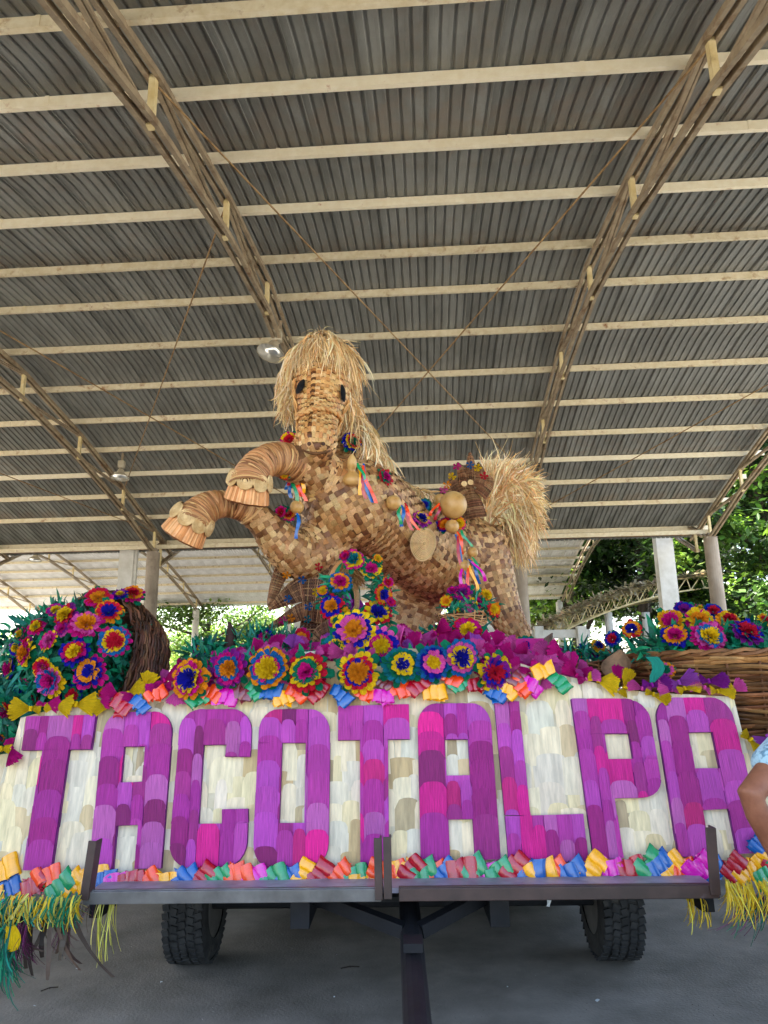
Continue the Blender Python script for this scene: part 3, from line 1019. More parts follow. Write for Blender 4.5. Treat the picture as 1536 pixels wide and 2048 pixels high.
for li, (ch, q, pcs) in enumerate(LET):
    qq = [S(*p) for p in q]
    def qf(a, bb, qq=qq):
        tl, tr, br, bl = qq
        return tuple((tl[i] * (1 - a) + tr[i] * a) * (1 - bb) + (bl[i] * (1 - a) + br[i] * a) * bb for i in (0, 1))
    pieces = []
    for pc in pcs:
        w_ = [qf(a + rnd(-.008, .008), bb + rnd(-.004, .004)) if len(pc) == 4 else qf(a, bb) for a, bb in pc]
        pieces.append(ccw(w_))
    ALLP += pieces
    b = MB()
    for pc in pieces:
        n = len(pc)
        vs = [SP(s, t, .024) for s, t in pc] + [SP(s, t, .0005) for s, t in pc]
        b.add(vs, [tuple(range(n))] + [(i, n + i, n + (i + 1) % n, (i + 1) % n) for i in range(n)])
    lo = b.build('letter', m_letter_side, sign)
    cols = random.choice([[0, .18, .35, .5, .66, .84, 1.0], [0, .2, .34, .66, .82, 1.0], [0, .33, .52, .68, 1.0], [0, .16, .36, .64, 1.0]])
    cols = [c + (rnd(-.03, .03) if 0 < c < 1 else 0) for c in cols]
    cols[0], cols[-1] = -.01, 1.01
    def rows_fn(c):
        r_ = [-.01]
        y = rnd(.1, .2)
        while y < .93:
            r_.append(y)
            y += rnd(.12, .21)
        r_.append(1.01)
        return r_
    store = [0, MB()]
    letter_husks(qf, cols, rows_fn, pieces, .0265, .006, .007, purple, 'letter_husk', lo, m_husk_letter, store)
# cream scales of the panel
random.seed(5)
def bf(a, bb):
    # a,b fractions over the board box in photo pixels (bottom wider)
    top = (TOPC[0][0] + (TOPC[-1][0] - TOPC[0][0]) * a, 1296)
    bot = (BOTL[0] + (BOTR[0] - BOTL[0]) * a, BOTL[1] + (BOTR[1] - BOTL[1]) * a)
    return S(top[0] + (bot[0] - top[0]) * bb, top[1] + (bot[1] - top[1]) * bb)
ncol = 46
cols = [i / ncol + (rnd(-.003, .003) if 0 < i < ncol else 0) for i in range(ncol + 1)]
def rows_b(c):
    r_ = [0.0, .2 + rnd(-.02, .02)]
    y = r_[-1] + .1
    while y < .95:
        r_.append(y + rnd(-.02, .02))
        y += rnd(.09, .12)
    r_.append(1.0)
    return r_
store = [0, MB()]
BULK = [slabs]
def skipf(pts):
    return all(any(inside((q[0], q[1]), pc) for pc in ALLP) for q in pts)
letter_husks(bf, cols, rows_b, slabs, .0015, .0025, .003, cream, 'panel_husk', sign, m_husk_cream, store, skip=skipf)
if store[1].f:
    tag(store[1].build('panel_husk', m_husk_cream, sign), kind='stuff')

# side wings of the sign, turned forward
def wing(side):
    lab = 'left cream husk wing panel of the float beside the letter T' if side < 0 else 'right cream husk wing panel of the float behind the person'
    if side < 0:
        a = SP(*S(36, 1500)) - SN * .035; c = SP(*S(-30, 1760)) - SN * .035
    else:
        a = SP(*S(1478, 1470)) - SN * .035; c = SP(*S(1548, 1748)) - SN * .035
    dirv = (TX * side * .9 - TF * .32 - UZ * .1).normalized()
    L = .95
    root = thing('wing_panel', lab, 'panel', c, 'side wings of the sign')
    up = a - c
    nrm = dirv.cross(up).normalized()
    if nrm.y > 0: nrm = -nrm
    b = MB()
    vs = [c, c + dirv * L, c + dirv * L + up * .9, a]
    vs += [q - nrm * .025 for q in vs]
    b.add(vs, [(0, 1, 2, 3), (7, 6, 5, 4), (0, 4, 5, 1), (1, 5, 6, 2), (2, 6, 7, 3), (3, 7, 4, 0)])
    b.build('board', m_board, root)
    n, mrows = 17, 7
    for i in range(n):
        for j in range(mrows):
            u0, u1 = i / n, (i + 1) / n + .006
            t1, t0 = 1 - j / mrows, 1 - (j + 1) / mrows - .01
            ov = .045 if j else 0
            b = MB()
            P = []
            for r_ in (0, 1):
                row = []
                for k in range(7):
                    q = k / 6
                    e = 2 * q - 1
                    tt = t0 if r_ else min(1, t1 + ov * math.sqrt(max(0, 1 - abs(e) ** 2.6)))
                    row.append(c + dirv * (L * min(1, u0 + (u1 - u0) * q)) + up * (max(0, tt) * (1 - .1 * u0)) + nrm * (.002 + .003 * (1 - r_) + .0025 * (1 - e * e) + (.0007 if i % 2 else 0)))
                P.append(row)
            b.grid(P, cream())
            b.uv = [[(x + i * 1.3, y + j * .7) for x, y in u] for u in b.uv]
            b.build('panel_husk', m_husk_cream, root)
    return root, a, c, dirv, up, nrm, L
random.seed(9)
WL = wing(-1)
WR = wing(1)

# ------------------------------------------------------------------ ribbon and husk bows
def mesh_satin_loop(seed):
    """one raised fold of a satin ribbon: a band arching up from the surface and doubling under"""
    random.seed(seed)
    b = MB()
    path = [(.06, .0), (-.03, .12), (-.02, .3), (.1, .44), (.32, .5), (.56, .46), (.74, .33), (.8, .16), (.72, .02), (.5, -.03), (.24, -.02)]
    P = []
    for j in range(6):
        y = -.62 + 1.24 * j / 5
        e = 2 * j / 5 - 1
        P.append([Vector((x + .05 * e * math.sin(seed * 1.3) + .02 * math.sin(j * 1.7 + k * .6 + seed), y + .05 * math.sin(k * .9 + seed), z * (1 - .1 * e * e * (1 + math.sin(seed))) + .025 * math.sin(j * 2.3 + k * 1.1 + seed))) for k, (x, z) in enumerate(path)])
    b.grid(P)
    return b.mesh('loop')
def mesh_satin_tail(seed):
    random.seed(seed)
    b = MB()
    P = []
    for j in range(5):
        y = -.5 + j / 4
        P.append([Vector((x * (1.0 if j in (0, 4) or k < 6 else .86), y * (.6 + .4 * min(1, x * 1.6)), .1 + .12 * math.sin(x * 5 + seed) + .04 * math.sin(j * 2 + seed))) for k, x in enumerate([i / 7 * 1.3 for i in range(8)])])
    b.grid(P)
    return b.mesh('tail')
def mesh_fan(seed, spread):
    """gathered, pleated half of a husk bow, cupped and ragged at its rim"""
    random.seed(seed)
    b = MB()
    P = []
    n = 26
    jag = [rnd(-.07, .07) for _ in range(n + 1)]
    wob = [rnd(-.03, .03) for _ in range(n + 1)]
    for i in range(8):
        t = i / 7
        row = []
        for j in range(n + 1):
            q = 2 * j / n - 1
            a = q * R(spread)
            rr = (.04 + (.96 + (jag[j] + .1 * (1 - q * q)) * t ** 3) * t)
            zz = (.015 + .055 * t) * (1 if j % 2 else -1) + wob[j] * t + .4 * math.sin(t * 2.3) * (1 - .75 * q * q) + .02
            row.append(Vector((rr * math.cos(a * .8), .06 * q + rr * math.sin(a), zz)))
        P.append(row)
    b.grid(P)
    b.uv = [[(x * 4, y) for x, y in u] for u in b.uv]
    return b.mesh('fan')
def mesh_knot():
    b = MB()
    pts = [Vector((math.cos(a) * .11, 0, .1 + math.sin(a) * .13)) for a in [2 * math.pi * k / 10 for k in range(10)]]
    P = [[p + Vector((0, y, 0)) * 1 for p in pts + pts[:1]] for y in (-.17, -.06, .06, .17)]
    b.grid(P)
    return b.mesh('knot')
ME_LOOP = [mesh_satin_loop(s) for s in (1, 2, 3, 4)]
ME_TAIL = [mesh_satin_tail(s) for s in (1, 2, 3)]
ME_FAN = [mesh_fan(s, sp) for s, sp in ((1, 34), (2, 40), (3, 30))]
ME_KNOT = mesh_knot()
for m_ in ME_LOOP + ME_TAIL + ME_FAN + [ME_KNOT]:
    m_.materials.append(None)
    m_.polygons.foreach_set('use_smooth', [True] * len(m_.polygons))

def basis(n_, upv, ang):
    n_ = n_.normalized()
    x = upv.cross(n_).normalized()
    y = n_.cross(x).normalized()
    c, s = math.cos(ang), math.sin(ang)
    X = x * c + y * s
    Y = y * c - x * s
    return Matrix((X, Y, n_)).transposed()

def satin_bow(P, n_, ang, size, colr, label, group, tails=1, loops=3):
    root = thing('satin_bow', label, 'bow', P, group)
    B = basis(n_, UZ, ang)
    u = size * .56
    for k in range(loops):
        o = (k - (loops - 1) / 2) * .78
        M = B @ Matrix.Rotation(rnd(-.28, .28), 3, 'Z') @ Matrix.Rotation(rnd(-.2, .2), 3, 'Y')
        L = u * rnd(1.2, 1.5)
        off = B @ Vector((o * u - .4 * u, rnd(-.16, .16) * u, rnd(-.05, .12) * u))
        inst('loop', random.choice(ME_LOOP), SATIN[colr], root, M=Matrix.Translation(off) @ M.to_4x4() @ Matrix.Diagonal((L, L * rnd(.8, 1.0), L * rnd(.5, .8), 1)))
    for k in range(tails):
        M = B @ Matrix.Rotation(rnd(-.6, .6) + (math.pi if k % 2 else 0) - .5, 3, 'Z')
        inst('tail', random.choice(ME_TAIL), SATIN[colr], root, M=M.to_4x4() @ Matrix.Scale(u * rnd(.9, 1.1), 4))
    return root

def husk_bow(P, n_, ang, size, colr, label, group, back=.55):
    root = thing('husk_bow', label, 'bow', P, group)
    B = basis(n_, UZ, ang)
    k = random.randrange(3)
    inst('fan', ME_FAN[k], HUSK[colr], root, M=B.to_4x4() @ Matrix.Diagonal((size, size * rnd(.85, 1.1), size, 1)))
    s2 = size * back
    inst('fan', ME_FAN[(k + 1) % 3], HUSK[colr], root, M=(B @ Matrix.Rotation(math.pi + rnd(-.3, .3), 3, 'Z')).to_4x4() @ Matrix.Diagonal((s2, s2, s2, 1)))
    inst('knot', ME_KNOT, HUSK[colr], root, M=B.to_4x4() @ Matrix.Scale(size * .8, 4))
    return root

random.seed(31)
CN = dict(red='red', orange='orange', yellow='yellow', green='green', blue='blue', magenta='magenta', rose='dusty rose')
# bottom row, in the photo's order: (x, y, colour)
BOT = [(-12, 1790, 'yellow'), (8, 1742, 'yellow'), (18, 1775, 'blue'), (45, 1778, 'yellow'), (78, 1770, 'red'), (105, 1752, 'orange'), (128, 1772, 'green'), (152, 1768, 'yellow'), (190, 1758, 'yellow'), (207, 1763, 'blue'), (238, 1764, 'magenta'),
       (268, 1762, 'red'), (297, 1764, 'orange'), (335, 1763, 'yellow'), (375, 1757, 'blue'), (412, 1756, 'red'), (444, 1752, 'green'), (480, 1752, 'orange'), (510, 1755, 'magenta'), (548, 1757, 'green'), (580, 1757, 'blue'),
       (608, 1748, 'yellow'), (640, 1750, 'red'), (680, 1745, 'orange'), (708, 1750, 'green'), (728, 1757, 'yellow'), (748, 1748, 'orange'), (786, 1742, 'orange'), (806, 1735, 'yellow'), (822, 1738, 'red'), (842, 1743, 'green'), (865, 1742, 'orange'),
       (888, 1742, 'blue'), (918, 1738, 'red'), (942, 1742, 'green'), (968, 1745, 'magenta'), (992, 1744, 'green'), (1026, 1738, 'red'), (1052, 1740, 'blue'), (1076, 1742, 'yellow'), (1102, 1738, 'orange'), (1135, 1742, 'blue'),
       (1178, 1736, 'yellow'), (1216, 1736, 'magenta'), (1252, 1738, 'red'), (1290, 1733, 'green'), (1308, 1732, 'blue'), (1328, 1734, 'yellow'), (1356, 1736, 'orange'), (1388, 1736, 'magenta'), (1412, 1738, 'blue'),
       (1457, 1736, 'red'), (1480, 1748, 'yellow'), (1508, 1728, 'yellow'), (1520, 1748, 'green'), (1534, 1718, 'red'), (1511, 1688, 'blue')]
def near_letter(px):
    names = ['first T', 'first A', 'C', 'O', 'second T', 'middle A', 'L', 'P', 'last A']
    best = min(range(9), key=lambda i: abs(px - (LET[i][1][2][0] + LET[i][1][3][0]) / 2))
    return names[best]
for i, (px, py, cn) in enumerate(BOT):
    if px < 170 :
        P = onplane(px, py, WL[2], WL[5]) + WL[5] * .03 if px < -20 else SP(*S(px, py), .045)
        if px < 60: P = onplane(px, py, WL[2], WL[5]) + WL[5] * .06
        n_ = SN
    else:
        P, n_ = SP(*S(px, py), .045), SN
    prev = CN[BOT[i - 1][2]] if i else 'the frame edge'
    nxt = CN[BOT[i + 1][2]] if i + 1 < len(BOT) else 'the arm'
    if px < 165: wh = f'left of the left stake post, below the wing, {prev} to {nxt} neighbours'
    lab = f'{CN[cn]} satin bow below the {near_letter(px)}, between {prev} and {nxt} bows'
    if px < 30: lab = f'{CN[cn]} satin bow at the far left end of the bottom row, y-order {i}'
    lab = {0: 'yellow satin bow cut by the left edge, lowest of the bottom row', 1: 'yellow satin bow on the left wing, above the bottom row at the left edge',
           2: 'blue satin bow at the left edge under the yellow bows', 53: 'yellow satin bow upper right of the last A, beside the red bow',
           55: 'red satin bow cut by the right edge near the hand', 56: 'blue satin bow under the forearm at the foot of the last A'}.get(i, lab)
    satin_bow(P, n_, R(rnd(8, 52)), rnd(.074, .094), cn, lab, 'satin bows along the foot of the sign', tails=2, loops=3)
# second row under the flowers
TOPB = [(250, 1416, 'red'), (288, 1412, 'blue'), (318, 1394, 'orange'), (402, 1404, 'green'), (428, 1392, 'orange'), (452, 1398, 'magenta'), (487, 1393, 'rose'), (514, 1385, 'green'), (541, 1387, 'blue'), (570, 1402, 'yellow'),
        (598, 1388, 'orange'), (638, 1392, 'red'), (682, 1395, 'blue'), (730, 1393, 'orange'), (766, 1397, 'magenta'), (768, 1370, 'rose'), (800, 1385, 'orange'), (835, 1378, 'red'), (866, 1392, 'yellow'), (898, 1362, 'orange'),
        (916, 1376, 'green'), (950, 1375, 'red'), (988, 1392, 'blue'), (1012, 1384, 'yellow'), (1030, 1362, 'rose'), (1037, 1376, 'orange'), (1056, 1376, 'magenta'), (1080, 1346, 'yellow'), (1112, 1370, 'green')]
for i, (px, py, cn) in enumerate(TOPB):
    names = ['first T', 'first A', 'C', 'O', 'second T', 'middle A', 'L', 'P', 'last A']
    k = min(range(9), key=lambda q: abs(px - (LET[q][1][0][0] + LET[q][1][1][0]) / 2))
    prev = CN[TOPB[i - 1][2]] if i else 'yellow husk'
    nxt = CN[TOPB[i + 1][2]] if i + 1 < len(TOPB) else 'pink husk'
    satin_bow(SP(*S(px, py), .05), (SN + Vector((0, 0, .1))).normalized(), R(rnd(-60, 60)), rnd(.064, .082), cn, f'{CN[cn]} satin bow under the flowers above the {names[k]}, between {prev} and {nxt} bows', 'satin bows under the flower garland', tails=2, loops=3)

# husk bows along the sloping top edges
HB = [(68, 1420, 'yellow', 180, 36), (97, 1412, 'magenta', 0, 28), (118, 1416, 'yellow', 0, 36), (158, 1412, 'yellow', 0, 40), (200, 1414, 'magenta', 20, 28), (228, 1412, 'yellow', 190, 32), (240, 1394, 'magenta', 160, 30), (262, 1390, 'yellow', 20, 32),
      (276, 1392, 'magenta', 200, 28), (298, 1380, 'yellow', 80, 30), (334, 1364, 'magenta', 30, 36), (330, 1376, 'magenta', 200, 30),
      (1150, 1354, 'magenta', 140, 30), (1170, 1362, 'pink', 20, 26), (1192, 1364, 'yellow', -15, 36), (1226, 1366, 'magenta', 60, 30), (1246, 1378, 'yellow', 70, 34), (1280, 1380, 'pink', 160, 28), (1302, 1392, 'yellow', -20, 30),
      (1338, 1383, 'pink', 170, 28), (1364, 1380, 'yellow', 10, 30), (1404, 1378, 'pink', 160, 28), (1430, 1386, 'yellow', 0, 30), (1458, 1384, 'pink', 30, 26), (1494, 1482, 'yellow', -60, 36), (1530, 1478, 'lilac', 10, 50), (1300, 1374, 'purple', 10, 34), (1352, 1368, 'lilac', 10, 36), (1412, 1366, 'purple', 0, 34),
      (10, 1500, 'yellow', 200, 36), (30, 1498, 'magenta', -60, 32)]
for i, (px, py, cn, ang, rp) in enumerate(HB):
    P = SP(*S(px, py), .03)
    n_ = (SN + Vector((rnd(-.15, .15), 0, rnd(-.1, .2)))).normalized()
    if px < 300: wh = f'on top of the {"first T" if px < 200 else "first A"}'
    elif px < 400: wh = 'at the left end of the flower garland'
    elif px < 1480: wh = f'above the {"P" if px < 1295 else "last A"}'
    else: wh = 'on the right wing'
    if px < 40: wh = 'on the left wing'
    prev, nxt = (HB[i - 1][2] if i else 'the basket'), (HB[i + 1][2] if i + 1 < len(HB) else 'the edge')
    husk_bow(P, n_, R(ang), rp * mpp(P), cn, f'{cn} husk bow {wh}, between {prev} and {nxt}', 'husk bows along the top edge')
# pink husk bows of the garland behind the big flowers
PB = [(345, 1348), (420, 1336), (500, 1308), (558, 1302), (585, 1304), (640, 1298), (600, 1318), (690, 1310), (480, 1350), (575, 1345), (650, 1362), (405, 1352), (775, 1290), (800, 1276), (840, 1274), (872, 1266), (902, 1280), (930, 1290), (960, 1276), (992, 1292), (1005, 1312), (1030, 1302), (1052, 1314), (1078, 1322),
      (1098, 1318), (1112, 1336), (1130, 1344), (1062, 1336), (1140, 1330), (1155, 1342), (835, 1295), (880, 1300), (950, 1310), (1030, 1335), (1090, 1345), (1125, 1312)]
# fill the ledge: more bows along the curved top edge of the sign
for k in range(64):
    px = 330 + 830 * (k + rnd(-.4, .4)) / 64
    yt = next(ya + (yb - ya) * (px - xa) / (xb - xa) for (xa, ya), (xb, yb) in zip(TOPC, TOPC[1:]) if px <= xb)
    PB.append((px, yt + rnd(-22, 26)))
for i, (px, py) in enumerate(PB):
    yt = next(ya + (yb - ya) * (px - xa) / (xb - xa) for (xa, ya), (xb, yb) in zip(TOPC, TOPC[1:]) if px <= xb)
    P = at(px, py, 3.62 if py > yt - 8 else (3.72 if py > 1290 else 3.95))
    if py > yt + 6: P = SP(*S(px, py), .03)
    cn = random.choice(['magenta', 'magenta', 'magenta', 'magenta', 'pink', 'lilac'] if i % 3 else ['magenta', 'pink'])
    nl = ['first T', 'first A', 'C', 'O', 'second T', 'middle A', 'L', 'P', 'last A'][min(range(9), key=lambda q: abs(px - (LET[q][1][0][0] + LET[q][1][1][0]) / 2))]
    husk_bow(P, Vector((rnd(-.5, .5), -1, rnd(-.1, .5))), R(rnd(0, 360)), rnd(24, 36) * mpp(P), cn, f'{cn} pleated husk bow in the garland above the {nl}', 'pink husk bows in the garland', back=.8)
# ------------------------------------------------------------------ paper / husk flowers
def petal(b, a, r0, L, W, t0, t1, z0, cup, ruf, seed, ns=4, nw=4):
    """one petal leaving the axis at angle a; t0,t1 = rise angles at base and tip"""
    ca, sa = math.cos(a), math.sin(a)
    rad, tan = Vector((ca, sa, 0)), Vector((-sa, ca, 0))
    r, z = r0, z0
    P = []
    jag = [rnd(-.07, .07) for _ in range(nw + 1)]
    lean = rnd(-.12, .12)
    tw = rnd(-.12, .12)
    for i in range(ns + 1):
        t = i / ns
        ww = W * (.35 + .65 * math.sin(math.pi * min(.5, t * .62))) * (1 if i < ns else .86)
        row = []
        th = t0 + (t1 - t0) * t
        for j in range(nw + 1):
            q = 2 * j / nw - 1
            tipb = (L * .1 * (1 - q * q) + jag[j] * W) * (1 if i == ns else 0)
            row.append(rad * (r + tipb * math.cos(th)) + tan * (q * ww / 2 + lean * L * t) + Vector((0, 0, z + cup * q * q * t + ruf * math.sin(seed * 1.7 + j * 2.4 + i) * t + tw * q * W * t + tipb * math.sin(th))))
        P.append(row)
        th = t0 + (t1 - t0) * (t + .5 / ns)
        r += L / ns * math.cos(th)
        z += L / ns * math.sin(th)
    b.grid(P)
def layer(kind, seed):
    random.seed(seed * 17 + 3)
    b = MB()
    def ring(n, r0, L0, L1, W, t0, ta, tb, z0, cup=.05, ruf=.045, jit=.25, **k):
        for i in range(n):
            petal(b, 2 * math.pi * (i + rnd(-jit, jit)) / n, r0, rnd(L0, L1), W * rnd(.85, 1.2), R(t0), R(rnd(ta, tb)), z0 + rnd(0, .03), cup, ruf, i + seed, **k)
    if kind == 'outer': ring(18, .1, .82, 1.0, .36, 12, -14, 22, 0)
    elif kind == 'middle': ring(17, .08, .72, .86, .33, 24, -6, 30, .03)
    elif kind == 'inner': ring(15, .06, .62, .74, .3, 36, 4, 38, .06)
    elif kind == 'centre':
        ring(14, .16, .44, .56, .24, 52, -12, 30, .08, ruf=.05)
        ring(12, .1, .38, .5, .22, 66, -5, 40, .14, ruf=.05)
        ring(10, .05, .32, .46, .2, 76, 5, 50, .2, ruf=.05)
        ring(8, .01, .28, .4, .18, 86, 20, 70, .24, ruf=.05, ns=3, nw=3)
    elif kind == 'cup':   # open dark throat seen in some blooms
        ring(14, .14, .46, .56, .24, 45, 0, 40, .06, ruf=.05)
        ring(13, .08, .38, .48, .2, 52, 20, 60, .06, ruf=.05)
        ring(9, .03, .26, .36, .15, 60, 40, 80, .06, ruf=.04, ns=3, nw=3)
    elif kind == 'leaves': ring(7, .2, .8, 1.14, .48, 0, -35, 10, -.06, cup=.08)
    me = b.mesh(kind)
    me.materials.append(None)
    me.polygons.foreach_set('use_smooth', [True] * len(me.polygons))
    return me
LAY = {k: [layer(k, s) for s in range(3)] for k in ('outer', 'middle', 'inner', 'centre', 'cup', 'leaves')}
LN = dict(outer='outer_petals', middle='middle_petals', inner='inner_petals', centre='flower_centre', cup='flower_centre', leaves='leaf_collar')

def flower(px, py, rp, cols_, where, Y=None, n_=None, group=None, P=None, leaves=True, cup=False):
    """cols_: centre, inner, middle, outer"""
    if P is None: P = at(px, py, Y)
    s = rp * mpp(P) * rnd(.97, 1.08) * (1.07 if group == 'flowers of the left tipped basket' else 1)
    if n_ is None: n_ = Vector((0, -1, .1))
    n_ = (n_.normalized() + Vector((rnd(-.24, .24), 0, rnd(-.24, .24)))).normalized()
    cs = cols_.split()
    words = []
    for c in cs[1:]:
        if c not in words and c != cs[0]: words.append(c)
    lab = f'{cs[0]} paper flower{" edged " + words[-1] if words else ""}, {where}'
    root = thing('paper_flower', lab, 'flower', P, group)
    B = basis(n_, UZ, rnd(0, 6.28))
    M = B.to_4x4() @ Matrix.Scale(s, 4)
    ks = ['cup' if cup else 'centre', 'inner', 'middle', 'outer'] if len(cs) == 4 else ['cup' if cup else 'centre', 'middle', 'outer']
    for k, c in zip(ks, cs):
        inst(LN[k], random.choice(LAY[k]), HUSK[c], root, M=M @ Matrix.Rotation(rnd(0, 6.28), 4, 'Z') @ Matrix.Rotation(rnd(-.13, .13), 4, 'X') @ Matrix.Diagonal((rnd(.9, 1.05), rnd(.95, 1.05), rnd(.85, 1.2), 1)))
    if leaves:
        inst('leaf_collar', random.choice(LAY['leaves']), HUSK['green'], root, M=M @ Matrix.Rotation(rnd(0, 6.28), 4, 'Z'))
    return root

random.seed(41)
GF = 'big paper flowers along the sign top'
FRONT = [(383, 1357, 37, 'navy yellow magenta orange', 'leftmost big one above the first A and C', 1), (460, 1335, 35, 'orange blue magenta purple', 'second big one above the C', 0), (537, 1337, 37, 'yellow magenta blue orange', 'big one above the left half of the O', 0),
         (615, 1347, 37, 'magenta green yellow red', 'big one above the right half of the O', 0), (672, 1298, 28, 'green yellow blue teal', 'left of the topmost orange flower', 1), (708, 1264, 41, 'orange pink navy yellow', 'topmost of the central heap', 0),
         (761, 1293, 36, 'yellow magenta navy pink', 'right in the central heap', 0), (717, 1345, 38, 'orange navy red yellow', 'lowest of the central heap above the second T', 0), (803, 1331, 35, 'navy yellow green teal', 'right of the central heap', 1),
         (866, 1325, 32, 'yellow pink navy blue', 'above the middle A', 0), (921, 1316, 34, 'navy yellow pink blue', 'above the right side of the middle A', 1), (987, 1345, 38, 'red navy purple yellow', 'rightmost big one above the L', 0)]
for px, py, rp, c, wh, cu in FRONT:
    yb = 3.42 if py > 1310 else 3.55
    flower(px, py, rp, c, wh, Y=yb, n_=Vector(((px - 720) / 1400, -1, .12 if py > 1290 else .35)), group=GF, cup=bool(cu))
GB = 'small flowers behind the garland'
for px, py, rp, c, wh, Y in [(530, 1277, 20, 'magenta navy green', 'in dark leaves behind the garland', 4.0), (604, 1277, 20, 'orange red magenta', 'behind the garland left of the wicker frond', 4.0), (676, 1245, 18, 'green yellow magenta', 'just above the topmost heap', 3.75),
                             (405, 1300, 17, 'yellow navy purple', 'beside the pointed brown leaf at left', 3.9), (935, 1262, 27, 'yellow magenta red', 'in front of the small basket', 4.0), (880, 1261, 16, 'yellow orange magenta', 'low under the horse belly', 4.1), (905, 1268, 14, 'magenta red purple', 'between two yellow ones under the belly', 4.1), (1052, 1290, 17, 'navy blue green', 'near the rear hoof', 4.1)]:
    flower(px, py, rp, c, wh, Y=Y, n_=Vector((0, -1, .4)), group=GB)
GA = 'flowers on the arch under the horse'
for px, py, rp, c, wh, cu in [(754, 1226, 26, 'navy yellow red', 'on the arch, lower right', 1), (765, 1190, 20, 'navy orange red', 'on the arch, upper right', 1), (742, 1139, 21, 'magenta green yellow', 'on the arch, right of its top', 0), (708, 1121, 20, 'teal yellow magenta', 'at the top of the arch', 1),
                              (681, 1166, 22, 'magenta orange blue', 'on the arch, upper left', 0), (664, 1214, 24, 'orange navy red', 'on the arch, lower left', 0), (646, 1182, 12, 'yellow orange navy', 'at the left rim of the arch', 0), (755, 1118, 11, 'yellow orange green', 'small one at right top of the arch', 0), (690, 1228, 13, 'yellow yellow orange', 'inside foot of the arch', 0), (735, 1228, 16, 'yellow yellow green', 'beside the navy flower at the arch foot', 0), (690, 1112, 12, 'magenta red purple', 'left of the arch top', 0), (781, 1205, 12, 'magenta red purple', 'right rim of the arch', 0), (775, 1165, 13, 'red magenta orange', 'right shoulder of the arch', 0)]:
    flower(px, py, rp, c, wh, Y=4.35, n_=Vector(((px - 710) / 120, -1, .3)), group=GA, cup=bool(cu))
GS = 'flowers of the small basket under the belly'
for px, py, rp, c, wh in [(936, 1216, 24, 'pink teal yellow red', 'front of the small basket under the belly'), (893, 1203, 14, 'orange yellow red', 'left side of the small basket'), (987, 1218, 15, 'yellow orange red', 'right side of the small basket'), (972, 1190, 13, 'yellow yellow orange', 'top right of the small basket'), (925, 1187, 20, 'purple magenta purple', 'top of the small basket'), (905, 1182, 12, 'magenta purple magenta', 'back of the small basket'), (955, 1205, 14, 'magenta purple magenta', 'right behind the pink one of the small basket')]:
    flower(px, py, rp, c, wh, Y=4.5, n_=Vector(((px - 935) / 90, -1, (1225 - py) / 60)), group=GS)
GL = 'flowers of the left tipped basket'
LB = [(197, 1198, 24, 'orange red magenta', 'topmost left of the tipped basket', 0), (265, 1190, 21, 'red orange magenta', 'top right beside the wicker rim', 0), (218, 1225, 26, 'navy red orange', 'under the topmost one', 1), (172, 1252, 29, 'orange pink magenta', 'bright one in the upper middle', 0), (134, 1233, 25, 'yellow red purple', 'upper left of the mound', 0), (112, 1222, 16, 'yellow purple magenta', 'upper left rim of the mound', 0),
      (229, 1284, 30, 'red yellow blue magenta', 'right middle of the mound', 0), (151, 1305, 27, 'yellow red magenta navy', 'centre of the mound', 0), (100, 1282, 21, 'pink magenta yellow', 'left middle of the mound', 0), (74, 1255, 17, 'yellow red magenta', 'left rim under the top', 0), (55, 1307, 24, 'orange magenta yellow', 'left rim middle', 0), (34, 1297, 15, 'yellow navy purple', 'far left rim', 0), (42, 1269, 14, 'yellow green magenta', 'far left upper rim', 0),
      (86, 1334, 19, 'magenta red yellow', 'lower left of centre', 0), (181, 1344, 33, 'navy orange navy magenta', 'large one low in the middle', 1), (104, 1361, 31, 'magenta blue pink yellow', 'large one low at left', 0), (41, 1379, 21, 'navy teal magenta', 'low at the far left', 1), (146, 1390, 20, 'red green navy', 'lowest, above the yellow husk bows', 0), (13, 1421, 22, 'magenta orange red', 'at the left edge below the mound', 0), (4, 1474, 14, 'magenta navy orange', 'at the left edge beside the sign', 0), (215, 1388, 15, 'purple red orange', 'lowest right, behind the bows', 0), (55, 1285, 14, 'red magenta purple', 'small one between left rim flowers', 0), (125, 1258, 14, 'magenta purple pink', 'small one behind the yellow upper left', 0), (240, 1190, 13, 'yellow purple navy', 'small one between the two top flowers', 0)]
LB += [(22, 1338, 19, 'magenta yellow navy', 'left edge of the mound, middle', 0), (128, 1416, 15, 'orange magenta red', 'lowest of the mound behind the first yellow bows', 0), (70, 1405, 17, 'yellow magenta red', 'low left behind the husk bows', 0), (25, 1375, 12, 'pink magenta navy', 'small one at the left edge low', 0)]
LC = at(165, 1310, 3.95)
for px, py, rp, c, wh, cu in LB:
    dx, dy = (px - 160) / 190, (py - 1310) / 140
    rr = min(1, dx * dx + dy * dy)
    Y = 3.95 - .42 * math.sqrt(max(0, 1 - rr)) + .02
    if py > 1410: Y = 3.6
    flower(px, py, rp, c, wh, Y=Y, n_=Vector((dx * .9, -1, -dy * .8 + .15)), group=GL, cup=bool(cu))
GR = 'flowers of the right wicker basket'
